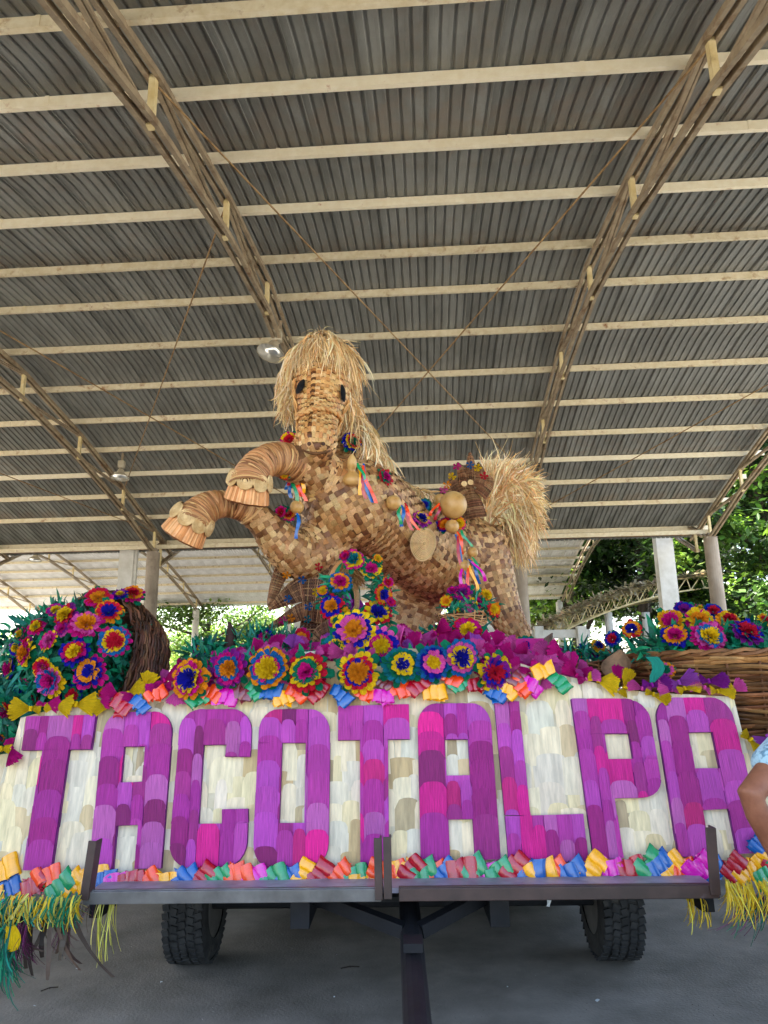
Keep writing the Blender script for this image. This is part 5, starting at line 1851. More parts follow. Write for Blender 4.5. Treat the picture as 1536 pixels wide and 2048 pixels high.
# forelock: radiates from the poll over the forehead
b = MB()
poll = at(645, 684, 5.08)
m0 = mpp(poll)
for i in range(3000):
    a = rnd(0, 2 * math.pi)
    dirx, diry = math.cos(a), math.sin(a)          # x right, y towards the back
    lay = random.random()                           # 0 = top short layer, 1 = long under layer
    side_l = abs(dirx) ** .7
    W_ = (20 + 45 * lay + rnd(-9, 10)) * m0
    drop = (18 + 66 * lay + rnd(-10, 16) + 40 * lay * side_l * rnd(.2, 1)) * m0
    if diry < -.3: drop = min(drop, (92 + rnd(-22, 8)) * m0)
    base_ = poll + Vector((dirx * W_ * (.25 + .3 * lay), diry * .12 * lay, -drop * .2 * lay * lay - 4 * m0))
    flick = rnd(0, 1) ** 3 * 24 * m0
    p3 = poll + Vector((dirx * (W_ + flick), diry * (.25 + .06 * lay), -drop)) + Vector((rnd(-1, 1), rnd(-1, 1), rnd(-1, 1))) * 9 * m0
    p1 = base_ + Vector((dirx * W_ * .35, diry * .1, 5 * m0))
    p2 = base_.lerp(p3, .6) + Vector((dirx * W_ * .28, diry * .08, 14 * m0))
    hair_strand(b, (base_, p1, p2, p3), rnd(.006, .014), vary(random.choice(HAIR), .2))
# sidelocks left of the face
for i in range(700):
    y0 = rnd(730, 800)
    p0 = at(rnd(578, 600), y0, 5.15 + rnd(-.06, .1))
    L = rnd(35, 72) * m0
    p3 = p0 + Vector((rnd(-30, 10) * m0, rnd(-.1, .06), -L))
    p1 = p0 + Vector((rnd(-26, -6) * m0, rnd(-.06, .02), -L * .2))
    p2 = p0 + Vector((rnd(-34, 0) * m0, rnd(-.08, .04), -L * .65))
    hair_strand(b, (p0, p1, p2, p3), rnd(.006, .012), vary(random.choice(HAIR), .22))
# mane down the right of the neck
spine = smooth_path([(678, 730, 5.22), (690, 790, 5.2), (706, 840, 5.18), (730, 878, 5.16), (752, 912, 5.2), (776, 950, 5.25)], 8)
for i in range(3200):
    k = random.random() ** .9
    sx, sy, sY = spine[int(k * (len(spine) - 1))]
    p0 = at(sx - rnd(-8, 22), sy + rnd(-14, 14), sY + rnd(-.1, .2))
    L = rnd(45, 95) * m0
    wdn = .45 if k < .3 else (1.0 if k < .75 else .7)
    p1 = p0 + Vector((rnd(4, 24) * m0 * wdn, rnd(-.12, .1), rnd(.0, 10) * m0))
    p3 = p0 + Vector((rnd(-14, 40) * m0 * wdn, rnd(-.2, .1), -L))
    p2 = p0.lerp(p3, .6) + Vector((rnd(4, 26) * m0 * wdn, rnd(-.1, .06), 8 * m0))
    hair_strand(b, (p0, p1, p2, p3), rnd(.006, .013), vary(random.choice(HAIR), .22))
# thin mane line along the back
for i in range(420):
    t = random.random()
    p0 = at(775 + 145 * t, 962 + 55 * t, 5.45 + .55 * t)
    p3 = p0 + Vector((rnd(-20, 30) * m0, rnd(-.1, .05), rnd(-40, 6) * m0))
    hair_strand(b, (p0, p0 + Vector((0, 0, 12 * m0)), p0.lerp(p3, .6) + Vector((0, 0, 10 * m0)), p3), rnd(.006, .01), vary(random.choice(HAIR), .25))
tag(b.build('mane', m_straw, horse), kind='stuff')
# tail plume
b = MB()
tp = at(985, 1060, 6.2)
mt = mpp(tp)
def tpx(px, py, dy): return at(px, py, 6.2 + dy)
core_ = MB()
core_.tube([tpx(968, 1075, 0), tpx(985, 1020, 0), tpx(1000, 975, .02), tpx(1030, 960, .04), tpx(1050, 985, .04), tpx(1045, 1040, .02), tpx(1035, 1080, 0)], [26 * mt, 34 * mt, 38 * mt, 36 * mt, 34 * mt, 28 * mt, 12 * mt], 10)
tl = core_.build('tail', m_dark_inner, horse, smooth=True)
for i in range(6800):
    k = random.random()
    dpt = rnd(-.3, .3)
    if k < .34:      # rising part near the rump
        a = random.random()
        p0 = tpx(956 + 26 * a + rnd(-8, 26), 1085 - 110 * a + rnd(-10, 10), dpt * .6)
        u = rnd(0, 1)
        p3 = tpx(966 + 78 * u + rnd(-14, 14), 955 + rnd(-34, 60), dpt)
        p1 = p0.lerp(p3, .3) + Vector((rnd(-14, 6) * mt, 0, 12 * mt))
        p2 = p0.lerp(p3, .7) + Vector((rnd(-14, 10) * mt, 0, 16 * mt))
    elif k < .62:    # fanned crest standing up and out
        a = rnd(.05, 1.0)
        an = R(rnd(-28, 78))
        sx, sy = 985 + 55 * a, 985 - 15 * a + rnd(-10, 30)
        p0 = tpx(sx, sy, dpt * .6)
        L = rnd(22, 52) * mt
        p3 = p0 + Vector((math.sin(an + .5) * L, dpt * .3, math.cos(an + .5) * L * .9))
        p1 = p0.lerp(p3, .3) + Vector((0, 0, 7 * mt))
        p2 = p0.lerp(p3, .7) + Vector((0, 0, 7 * mt))
    else:           # arching over to the right and falling
        a = random.random()
        sx, sy = 985 + 62 * a, 965 + rnd(-15, 80) + 20 * a
        p0 = tpx(sx + rnd(-16, 16), sy, dpt * .7)
        Lr, Ld = rnd(15, 62), rnd(-22, 70)
        ex = min(1092 + rnd(-6, 6), sx + Lr)
        ey = min(sy + Ld, 1120)
        if ey > 1070: ex = min(ex, 1068 + rnd(-10, 4))
        p3 = tpx(ex, ey, dpt * 1.15)
        p1 = p0 + Vector((Lr * .35 * mt, 0, rnd(6, 34) * mt))
        p2 = p0.lerp(p3, .7) + Vector((rnd(4, 16) * mt, 0, rnd(4, 20) * mt))
    hair_strand(b, (p0, p1, p2, p3), rnd(.008, .018), tuple(q * 1.12 for q in vary(random.choice(HAIR), .24)))
for i in range(700):
    p0 = tpx(1030 + rnd(-18, 22), rnd(1040, 1090), rnd(-.12, .12))
    p3 = p0 + Vector((rnd(-6, 24) * mt, 0, -rnd(25, 62) * mt))
    hair_strand(b, (p0, p0 + Vector((rnd(0, 14) * mt, 0, 0)), p0.lerp(p3, .6) + Vector((rnd(0, 12) * mt, 0, 0)), p3), rnd(.007, .014), vary(random.choice(HAIR), .25))
tag(b.build('tail_strands', m_straw, tl), kind='stuff')

def onskin(px, py, Y, gap):
    """depth just in front of the horse's skin at that spot, never behind Y"""
    loc, nrm, ix, ds = tree_.ray_cast(CAM, ray(px, py).normalized())
    if loc is not None and loc.y > Y - .8: return min(Y, loc.y - gap)
    return Y
random.seed(43)
GH = 'flowers on the horse'
for px, py, rp, c, wh, Y, nx in [(579, 881, 19, 'red yellow magenta', 'by the left of the horse muzzle', 4.9, -.2), (703, 885, 20, 'green red yellow navy', 'by the right of the horse muzzle', 5.0, .3), (770, 955, 17, 'magenta green red', 'high on the horse shoulder under the mane', 5.05, .8), (841, 1040, 20, 'navy yellow pink purple', 'on the horse back above the woven disc', 5.12, .9), (890, 1050, 17, 'orange red navy', 'left of the small gourd on the rump', 5.35, -.6), (918, 1047, 14, 'yellow orange magenta', 'right of the small gourd on the rump', 5.4, .4), (563, 1025, 15, 'red magenta green', 'under the raised hoof at the chest', 4.72, -.4), (578, 1032, 13, 'red orange magenta', 'beside the chest gourd', 4.72, -.2), (849, 1010, 13, 'navy blue green', 'behind the round gourd at left', 5.6, 0), (569, 953, 9, 'yellow orange red', 'above the chest ribbons', 4.75, 0)]:
    flower(px, py, rp, c, wh, Y=onskin(px, py, Y, .03), n_=Vector((nx, -1, .25)), group=GH)

# ------------------------------------------------------------------ gourds, ribbons and woven disc hung on the horse
SATR = ['yellow', 'red', 'blue', 'orange', 'magenta', 'green']
def streamer(b_root, P, L, cn, dx, i):
    b = MB()
    pts = []
    for k in range(8):
        t = k / 7
        pts.append(P + Vector((dx * t * L + .012 * math.sin(t * 5 + i), -.02 * math.sin(t * 3) - .006 * i, -L * t)))
    sd = [Vector((math.cos(.5 * math.sin(t * .9 + i)), .5 * math.sin(t * .9 + i), 0)) for t in range(8)]
    b.strip(pts, [.014 + .012 * min(1, k / 2) for k in range(8)], sd)
    b.build('streamer', SATIN[cn], b_root, smooth=True)
def gourd(px, py, Y, prof_, ax2, label, ribbons, group='gourds on the horse', onb=True):
    Y = onskin(px, py, Y, max(r_ for h, r_ in prof_) * .0028)
    P = at(px, py, Y)
    m_ = mpp(P)
    root = thing('gourd_ornament', label, 'gourd', P, group)
    ax = (CU * -ax2[1] + CR * ax2[0]).normalized()
    b = MB()
    b.tube([P + ax * (h * m_) for h, r_ in prof_], [r_ * m_ for h, r_ in prof_], 20)
    b.build('gourd', m_gourd, root, smooth=True)
    for i, (dx, dy, L, cn, sl2) in enumerate(ribbons):
        streamer(root, at(px + dx, py + dy, min(Y - .06, onskin(px + dx, py + dy, Y, .04), onskin(px + dx, py + dy + L * .6, Y, .05))), L * m_, cn, sl2, i)
def ball(r_): return [(r_ * math.cos(R(a)), max(.5, r_ * math.sin(R(a)))) for a in range(0, 181, 15)]
random.seed(91)
BOTTLE = smooth_path([(-34, 1.5), (-30, 5), (-22, 9), (-13, 10), (-6, 8), (0, 7), (6, 12), (13, 18.5), (21, 19.5), (28, 14), (32, 2)], 3)
gourd(704, 942, 4.86, BOTTLE, (.0, 1), 'bottle gourd with ribbons at the base of the horse neck', [(12, -10, 60, 'yellow', .12), (16, -6, 64, 'red', .2), (20, -14, 80, 'blue', .22), (22, -10, 78, 'orange', .28), (14, -14, 40, 'green', .3)])
gourd(787, 1006, 4.95, ball(16), (0, 1), 'round gourd with blue and red ribbons on the horse flank', [(16, 4, 44, 'blue', .05), (20, 0, 56, 'red', .3), (22, 6, 50, 'orange', .5), (14, 8, 36, 'green', -.1)])
gourd(594, 1014, 4.68, ball(14), (0, 1), 'round gourd hanging at the chest under the hoof', [(0, 12, 52, 'blue', .05)])
gourd(906, 1010, 5.3, ball(28), (0, 1), 'large round pale gourd on the rump before the tail', [(-28, 0, 30, 'red', -.2), (-30, -4, 26, 'orange', -.6)])
gourd(880, 1000, 5.6, ball(13), (0, 1), 'small gourd half hidden behind the large pale one', [])
gourd(904, 1053, 5.3, ball(14), (0, 1), 'small pale gourd between two flowers on the rump', [(10, 10, 46, 'orange', .25), (4, 16, 90, 'blue', .25), (8, 20, 78, 'red', .15), (18, 8, 34, 'green', .5)])
gourd(927, 1132, 5.25, ball(13), (0, 1), 'small gourd with many ribbons low on the thigh', [(10, -14, 50, 'blue', .45), (14, -18, 44, 'green', .6), (6, 4, 60, 'orange', .1), (-4, 6, 52, 'magenta', -.05), (14, 0, 56, 'yellow', .18), (18, -8, 40, 'magenta', .6)])
gourd(945, 1105, 5.35, ball(11), (0, 1), 'brown gourd half hidden on the thigh', [])
gourd(925, 1100, 5.3, ball(7), (0, 1), 'tiny gourd above the ribboned thigh gourd', [])
gourd(926, 1172, 5.2, [(-16, 1), (-12, 4), (0, 6), (12, 10), (22, 3)], (0, 1), 'narrow pale gourd above the small basket', [])
rr = thing('ribbon_cluster', 'hanging blue, orange and yellow ribbons at the horse chest', 'ribbon', at(582, 955, 4.7))
for i, (dx, L, cn, sl2) in enumerate(((-6, 30, 'blue', 0), (0, 48, 'blue', .05), (8, 46, 'orange', .25), (12, 56, 'orange', .3), (4, 58, 'green', .15), (14, 40, 'yellow', .4), (-2, 24, 'red', .1))):
    streamer(rr, at(582 + dx, 952, 4.68), L * .0033, cn, sl2, i)
# woven disc on the flank
loc, nrm, ix, ds = tree_.find_nearest(at(846, 1088, 5.2))
nrm = (nrm + Vector((0, -.8, 0))).normalized()
root = thing('woven_disc', 'round pale woven mat disc on the horse flank', 'disc', loc)
t1 = UZ.cross(nrm).normalized()
t2 = nrm.cross(t1)
m_ = mpp(loc)
cc = loc + nrm * .085
for k in range(11):
    q = (k + .5) / 11
    b = MB()
    n = 40
    P = []
    for rr_, h in ((q - .045, 0), (q, .007), (q + .045, 0)):
        P.append([cc + t1 * (math.cos(2 * math.pi * j / n) * 29 * m_ * rr_) + t2 * (math.sin(2 * math.pi * j / n) * 31 * m_ * rr_ - (6 * m_ * rr_ * max(0, -math.sin(2 * math.pi * j / n)) ** 3)) + nrm * (h + .02 * (1 - q)) for j in range(n + 1)])
    b.grid(P, vary(lin('#c9a470'), .12))
    b.build('coil', m_weave, root, smooth=True)
b = MB()
P = [[cc - nrm * .01 + (t1 * math.cos(2 * math.pi * j / 40) * 29 + t2 * math.sin(2 * math.pi * j / 40) * 31) * m_ * q for j in range(41)] for q in (0, .98)]
b.grid(P)
b.build('backing', m_dark_inner, root)

# ------------------------------------------------------------------ woven wicker fronds with star bows
def frond_finger(root, path, wd, tones, nrow=4):
    """pointed woven finger as flat strips with crossing bands"""
    pts = [Vector(q) for q in smooth_path([tuple(at(*p)) for p in path], 6)]
    n = len(pts)
    fr = []
    for i in range(n):
        t = (pts[min(i + 1, n - 1)] - pts[max(i - 1, 0)]).normalized()
        fr.append((t, t.cross(Vector((0, 1, 0))).normalized()))
    ww = [wd * (1 - (i / (n - 1)) ** 1.6) + .004 for i in range(n)]
    b = MB()
    b.grid([[pts[i] + fr[i][1] * (ww[i] * e) + Vector((0, .02 * (abs(e)), 0)) for e in (-1, 0, 1)] for i in range(n)], None)
    f_ = b.build('frond_finger', m_wicker_dark, root)
    b = MB()
    for k in range(nrow * 2 + 1):
        e = -1 + 2 * k / (nrow * 2)
        P = [pts[i] + fr[i][1] * (ww[i] * e) + Vector((0, .02 * abs(e) - .008 - .005 * math.sin(i * 1.6 + k * 3.14), 0)) for i in range(n)]
        b.tube(P, .005, 4, vary(random.choice(tones), .25))
    for i in range(0, n - 1):
        for q in (.0, .5):
            p = pts[i].lerp(pts[i + 1], q)
            b.tube([p - fr[i][1] * ww[i] + Vector((0, .01, 0)), p + Vector((0, -.014, 0)), p + fr[i][1] * ww[i] + Vector((0, .01, 0))], .0045, 4, vary(random.choice(tones), .25))
    tag(b.build('wicker_weave', m_wicker, f_), kind='stuff')
FT = [lin('#7a5236'), lin('#8d6242'), lin('#5f3e28'), lin('#9a7450')]
random.seed(95)
fr1 = thing('wicker_frond', 'brown woven wicker frond with pointed fingers reaching left under the foreleg', 'wicker frond', at(670, 1300, 4.9), 'woven wicker fronds')
frond_finger(fr1, [(655, 1290, 4.9), (655, 1230, 4.9), (660, 1170, 4.92), (680, 1110, 4.95)], .2, FT, 8)
frond_finger(fr1, [(655, 1150, 4.88), (600, 1120, 4.88), (565, 1140, 4.88), (545, 1190, 4.88), (537, 1213, 4.88)], .07, FT)
frond_finger(fr1, [(650, 1180, 4.87), (605, 1178, 4.87), (570, 1196, 4.87), (538, 1218, 4.87)], .1, FT)
frond_finger(fr1, [(650, 1225, 4.86), (610, 1222, 4.86), (575, 1236, 4.86), (535, 1256, 4.86)], .07, FT)
frond_finger(fr1, [(665, 1260, 4.85), (640, 1270, 4.85), (625, 1290, 4.85)], .07, FT)
fr2 = thing('wicker_frond', 'brown woven spiky wicker crown rising behind the large gourd', 'wicker frond', at(950, 1040, 5.7), 'woven wicker fronds')
frond_finger(fr2, [(952, 1035, 5.7), (946, 1005, 5.7), (942, 985, 5.7), (938, 960, 5.7)], .085, FT, 6)
for p in ([(925, 990, 5.69), (908, 965, 5.69), (900, 945, 5.69)], [(930, 975, 5.68), (925, 945, 5.68), (915, 925, 5.68)], [(940, 970, 5.68), (942, 935, 5.68), (940, 905, 5.68)], [(955, 975, 5.68), (962, 950, 5.68), (957, 925, 5.68)], [(960, 990, 5.69), (978, 965, 5.69), (975, 950, 5.69)], [(915, 1000, 5.69), (895, 985, 5.69), (880, 980, 5.69)]):
    frond_finger(fr2, p, .055, FT, 3)
def star_bow(px, py, Y, cn, label, rp=7):
    P = at(px, py, Y)
    root = thing('star_bow', label, 'bow', P, 'small star shaped bows on the wicker')
    s = rp * mpp(P)
    for k in range(5):
        a = 2 * math.pi * k / 5 + rnd(-.2, .2)
        B = basis(Vector((rnd(-.3, .3), -1, rnd(-.2, .3))), UZ, a)
        inst('petal', ME_FAN[k % 3], HUSK[cn], root, M=B.to_4x4() @ Matrix.Diagonal((s * 1.0, s * .55, s * .6, 1)))
for px, py, cn, lab in ((637, 1134, 'red', 'red star bow on the wicker frond under the foreleg'), (573, 1150, 'orange', 'orange star bow on the top frond finger'), (604, 1160, 'blue', 'blue star bow on the upper frond finger'), (576, 1198, 'blue', 'blue star bow at the middle frond finger'), (632, 1184, 'yellow', 'yellow star bow beside the arch on the frond'),
                        (617, 1213, 'blue', 'blue star bow under the middle frond finger'), (582, 1236, 'orange', 'orange star bow on the lowest frond finger'), (565, 1241, 'magenta', 'magenta star bow at the tip of the lowest frond finger'), (615, 1239, 'teal', 'teal star bow on the lowest frond finger')):
    star_bow(px, py, 4.78, cn, lab, 8)
for px, py, cn, lab in ((914, 933, 'magenta', 'magenta star bow left on the spiky crown'), (940, 930, 'blue', 'blue star bow on the middle spike of the crown'), (955, 936, 'yellow', 'yellow star bow right on the spiky crown'), (904, 953, 'yellow', 'yellow star bow low left on the spiky crown'), (968, 952, 'red', 'red star bow at the crown beside the tail'), (894, 970, 'orange', 'orange star bow left of the large gourd top'), (887, 980, 'pink', 'pink star bow lowest left on the crown')):
    star_bow(px, py, 5.55, cn, lab, 8)
for px, py, lab in ((928, 968, 'left pale disc on the spiky wicker crown'), (941, 965, 'right pale disc on the spiky wicker crown')):
    b = MB()
    P = at(px, py, 5.56)
    b.tube([P, P + Vector((0, -.012, 0))], [.024, .022], 16)
    tag(b.build('wooden_disc', m_rosette), lab, 'disc', 'pale discs on the crown')

# ------------------------------------------------------------------ straw doll under the arch
P = at(712, 1250, 4.6)
doll = thing('straw_doll', 'small straw doll with green bodice and pink bundle inside the flower arch', 'doll', P)
b = MB()
b.tube([at(706, 1200, 4.6), at(704, 1180, 4.6), at(702, 1165, 4.6)], [.05, .055, .04], 12)
b.build('bodice', HUSK['green'], doll, smooth=True)
b = MB()
b.tube([at(706, 1250, 4.6), at(706, 1225, 4.6), at(706, 1200, 4.6)], [.13, .1, .05], 14)
b.build('skirt', HUSK['purple'], doll, smooth=True)
b = MB()
q = at(701, 1150, 4.6)
b.tube([q + Vector((0, 0, h)) for h in (-.05, -.04, 0, .04, .05)], [.012, .035, .045, .033, .008], 12)
b.build('head', m_rosette, doll, smooth=True)
b = MB()
for i in range(160):
    p0 = at(696 + rnd(-6, 10), 1130 + rnd(-4, 4), 4.56)
    p3 = at(722 + rnd(-10, 12), 1168 + rnd(-8, 8), 4.5)
    hair_strand(b, (p0, p0.lerp(p3, .3) + UZ * .01, p0.lerp(p3, .7) + UZ * .01, p3), .006, vary(random.choice(STR), .25))
    p3 = at(680 + rnd(-10, 14), 1150 + rnd(-4, 8), 4.52)
    hair_strand(b, (p0, p0.lerp(p3, .3), p0.lerp(p3, .7), p3), .005, vary(random.choice(HAIR), .25))
tag(b.build('straw_hair', m_straw, doll), kind='stuff')
b = MB()
b.tube([at(710, 1168, 4.52), at(714, 1190, 4.5), at(714, 1212, 4.5), at(708, 1225, 4.48)], [.016, .018, .016, .02], 8, vary(STR[0]))
b.build('arm', m_wrap, doll, smooth=True)
b = MB()
b.tube([at(680, 1182, 4.45), at(688, 1195, 4.43), at(695, 1208, 4.43), at(697, 1216, 4.44)], [.012, .045, .035, .008], 12)
b.build('pink_bundle', HUSK['lilac'], doll, smooth=True)
# arch hoop
b = MB()
pts = [at(712 + 52 * math.cos(R(a)), 1185 - 68 * math.sin(R(a)), 4.45) for a in range(-50, 231, 10)]
b.tube(pts, .028, 8, vary(STR[2]))
tag(b.build('arch_hoop', m_wicker, smooth=True), 'wicker hoop arch carrying flowers over the straw doll', 'arch')
# ------------------------------------------------------------------ fringes hanging from the float
def fringe(name, label, spots, n, L, tones, wd, spread=.1, sway=.25, group='raffia fringes of the float', lean=0):
    b = MB()
    for (px, py, Y, w_px) in spots:
        for i in range(n):
            p = at(px + rnd(-w_px, w_px), py + rnd(-6, 6), Y + rnd(-.06, .06))
            LL = L * rnd(.55, 1.15)
            dx, dy = rnd(-spread, spread) + lean, rnd(-.08, .08)
            cu = rnd(-sway, sway)
            pts = []
            for k in range(7):
                t = k / 6
                pts.append(p + Vector((dx * t * LL * 2 + cu * LL * t * t * .5, dy * t - .03 * math.sin(t * 3), -LL * t + .04 * math.sin(t * 3 + i) * abs(cu))))
            sd = Vector((rnd(.4, 1), rnd(-.6, .6), 0)).normalized()
            b.strip(pts, [wd * rnd(.7, 1.2) * (1 - .5 * k / 6) for k in range(7)], sd, vary(random.choice(tones), .22))
    o = b.build(name, m_raffia)
    return tag(o, label, 'fringe', group)
random.seed(101)
YEL = [lin('#d8b81e'), lin('#c9a414'), lin('#e4cc4a')]
LIME = [lin('#c8c452'), lin('#bdb648'), lin('#d6d070')]
PUR = [lin('#5a1446'), lin('#70205a'), lin('#42102f')]
BRN = [lin('#5a4a40'), lin('#6b5a4c'), lin('#43372f')]
fringe('raffia_fringe', 'long pale yellow raffia strands hanging right of the left stake post', [(202, 1802, 3.2, 8), (228, 1802, 3.2, 7)], 13, .22, LIME, .005, .04, .12)
fringe('raffia_fringe', 'short yellow raffia fringe under the left wing bows', [(20, 1810, 2.95, 20), (70, 1800, 2.95, 26), (110, 1800, 3.0, 26), (150, 1800, 3.05, 16)], 10, .085, YEL, .004, .25, .7)
fringe('raffia_fringe', 'green husk fringe under the left wing bows', [(30, 1800, 3.0, 30), (90, 1800, 3.0, 30), (140, 1800, 3.06, 20)], 60, .085, GT + LIME + YEL, .008, .25, .8)
fringe('raffia_fringe', 'dry brown husk strips hanging below the left wing', [(75, 1830, 3.1, 16), (105, 1830, 3.1, 14), (130, 1825, 3.12, 12)], 6, .2, BRN, .026, .12, 1.0, lean=.1)
fringe('raffia_fringe', 'purple raffia tassel hanging at the left edge under the dark bar', [(45, 1850, 3.0, 12)], 60, .13, PUR, .004, .2, .5, lean=.1)
fringe('raffia_fringe', 'thin dark purple fringe beside the left stake post', [(165, 1805, 3.18, 26), (130, 1850, 3.15, 12)], 24, .08, PUR + BRN, .003, .3, .6)
fringe('raffia_fringe', 'green husk strands low at the left edge', [(5, 1860, 2.95, 20), (25, 1890, 2.98, 16)], 40, .15, GT, .008, .25, .8)
fringe('raffia_fringe', 'yellow raffia strands hanging left of the right stake post', [(1378, 1788, 3.2, 7), (1398, 1788, 3.2, 8)], 16, .12, YEL, .005, .1, .2)
fringe('raffia_fringe', 'long yellow raffia fringe under the bows at the right edge', [(1462, 1765, 2.95, 12), (1490, 1770, 2.95, 16), (1525, 1765, 2.9, 18)], 34, .12, YEL, .005, .15, .3)
fringe('raffia_fringe', 'green and purple fringe under the right wing', [(1490, 1790, 3.05, 22), (1525, 1795, 3.05, 20)], 36, .13, PUR + GT, .004, .3, .6, lean=-.1)
b = MB()
a, c = at(-60, 1868, 2.95), at(88, 1825, 3.12)
b.bar(a, c, .02, .055)
tag(b.build('support_bar', m_darksteel, bevel=.003), 'dark slanting steel bar carrying the left wing at the edge', 'bar')
b = MB()
a, c = at(1480, 1795, 3.1), at(1600, 1835, 2.95)
b.bar(a, c, .02, .05)
tag(b.build('support_bar', m_maroon, bevel=.003), 'maroon steel bar carrying the right wing', 'bar')
b = MB()
P = []
for i in range(6):
    q = at(22 + i * .8, 1850 + i * 10, 2.92)
    w_ = (8 + 10 * math.sin(i * .62)) * mpp(q)
    P.append([q + Vector((w_ * e, -.02 * (1 - e * e), 0)) for e in (-1, -.5, 0, .5, 1)])
b.grid(P)
tag(b.build('husk_pouch', HUSK['yellow'], smooth=True), 'yellow pleated husk pouch under the dark bar at the left edge', 'pouch')
# rag under the deck
b = MB()
P = []
for i in range(6):
    q = at(1103 - i * 1.5, 1788 + i * 5, 3.25)
    w_ = (9 - i * 1.2) * mpp(q)
    P.append([q + Vector((w_ * e, .012 * math.sin(e * 5 + i), 0)) for e in (-1, -.4, .3, 1)])
b.grid(P)
tag(b.build('rag', m_paper, smooth=True), 'knotted white rag hanging under the trailer edge', 'rag')
# scraps on the floor
def floorp(px, py, z=.004):
    d = ray(px, py)
    P = CAM + d * ((z - CAM_H) / d.z)
    return P
random.seed(7)
for i, (px, py, s, lab) in enumerate(((1195, 2001, .012, 'small white paper scrap on the floor right of the drawbar'), (155, 1938, .008, 'crumpled scrap on the floor under the left fringe'), (69, 2013, .006, 'tiny white scrap on the floor at lower left'), (323, 1965, .006, 'tiny scrap left of the left wheel front'), (668, 1995, .004, 'white speck on the floor left of the drawbar'), (1015, 1975, .004, 'white speck on the floor between drawbar and right wheel'))):
    b = MB()
    P = floorp(px, py)
    n = 6
    b.add([P + Vector((math.cos(2 * math.pi * k / n) * s * rnd(.6, 1.5), math.sin(2 * math.pi * k / n) * s * rnd(.6, 1.8), rnd(0, .006))) for k in range(n)] + [P + Vector((0, 0, .006))], [(k, (k + 1) % n, n) for k in range(n)])
    tag(b.build('paper_scrap', m_paper), lab, 'scrap', 'scraps on the floor')
b = MB()
for i in range(1200):
    P = floorp(rnd(-200, 1700), rnd(1850, 2300), .003)
    s = rnd(.0012, .004)
    a = rnd(0, 6)
    d = Vector((math.cos(a), math.sin(a), 0)) * s
    e = Vector((-d.y, d.x, 0)) * rnd(.3, .8)
    b.add([P - d, P + e, P + d, P - e + UZ * .001], [(0, 1, 2, 3)], vary(random.choice([lin('#8a8478'), lin('#2c2824'), lin('#6a5038'), lin('#b8b4ac')]), .3))
tag(b.build('dirt', m_raffia), 'fine grit and leaf bits scattered on the asphalt', 'dirt', kind='stuff')
# dry stalk on the floor
for i, (px, py, ang, L, lab) in enumerate(((585 / 5.9, 1978, .6, .04, 'dry twig on the floor at lower left'), (700, 1935, .2, .05, 'dark twig under the trailer'))):
    b = MB()
    P = floorp(px, py, .006)
    d = Vector((math.cos(ang), math.sin(ang), 0)) * L
    b.tube([P - d, P + UZ * .006, P + d], .003, 5, lin('#2c221a'))
    b.tube([P, P + d.cross(UZ) * .4 + UZ * .01], .002, 5, lin('#2c221a'))
    tag(b.build('twig', m_raffia), lab, 'twig')

# ------------------------------------------------------------------ the person at the right edge
random.seed(3)
SH = at(1608, 1462, 2.52)        # left-in-photo shoulder
EL = at(1500, 1590, 2.38)        # elbow
WRI = at(1570, 1742, 2.42)       # wrist
px_m = SH + Vector((.2, .04, 0))
cx, cy = px_m.x, px_m.y
zsh = SH.z
def V(x, y, z): return Vector((cx + x, cy + y, z))
hipz = zsh - .5
tor = [(V(0, 0, hipz - .06), (.155, .11)), (V(0, 0, hipz + .05), (.155, .11)), (V(0, .0, hipz + .2), (.135, .1)), (V(0, 0, hipz + .36), (.15, .11)), (V(0, .01, zsh - .04), (.16, .09)), (V(0, .01, zsh + .02), (.09, .065))]
neck = [(V(0, .01, zsh - .03), .06), (V(0, .0, zsh + .06), .05), (V(0, -.01, zsh + .12), .052)]
hc = V(0, -.03, zsh + .22)
head = [(hc + Vector((0, -.02, -.1)), (.045, .05)), (hc + Vector((0, -.01, -.05)), (.062, .075)), (hc + Vector((0, .005, .0)), (.072, .088)), (hc + Vector((0, .01, .05)), (.07, .085)), (hc + Vector((0, .01, .085)), (.045, .06))]
arm = [(SH + Vector((.05, 0, -.02)), .058), (SH.lerp(EL, .3), .05), (SH.lerp(EL, .7), .044), (EL, .04), (EL.lerp(WRI, .25), .041), (EL.lerp(WRI, .6), .033), (WRI, .025)]
def hand(w0, d, side, palm_n):
    """five bent fingers curling round from the palm"""
    d = d.normalized(); side = side.normalized()
    out = [[(w0, .024), (w0 + d * .045, (.036, .016)), (w0 + d * .085, (.038, .015))]]
    for k, (o, L) in enumerate(((-.03, .062), (-.01, .072), (.01, .067), (.029, .052))):
        p = w0 + d * .085 + side * o
        q1 = p + (d * .85 + palm_n * .4).normalized() * L * .45
        q2 = q1 + (d * .5 + palm_n * .85).normalized() * L * .33
        q3 = q2 + (d * .1 + palm_n).normalized() * L * .25
        out.append([(p - d * .02, .009), (p, .0088), (q1, .008), (q2, .0072), (q3, .006)])
    p = w0 + d * .03 - side * .03
    q1 = p + (d * .6 - side * .75).normalized() * .04
    out.append([(w0 + d * .015, .012), (p, .012), (q1, .01), (q1 + (d * .9 + palm_n * .4).normalized() * .03, .008)])
    return out
hd = (WRI - EL).normalized()
h1 = hand(WRI, Vector((.45, .35, -.75)), Vector((.3, -.9, -.1)), Vector((.8, .4, -.1)))
SH2 = V(.2, .04, zsh - .0); EL2 = V(.27, .02, zsh - .29); WR2 = V(.26, -.1, zsh - .52)
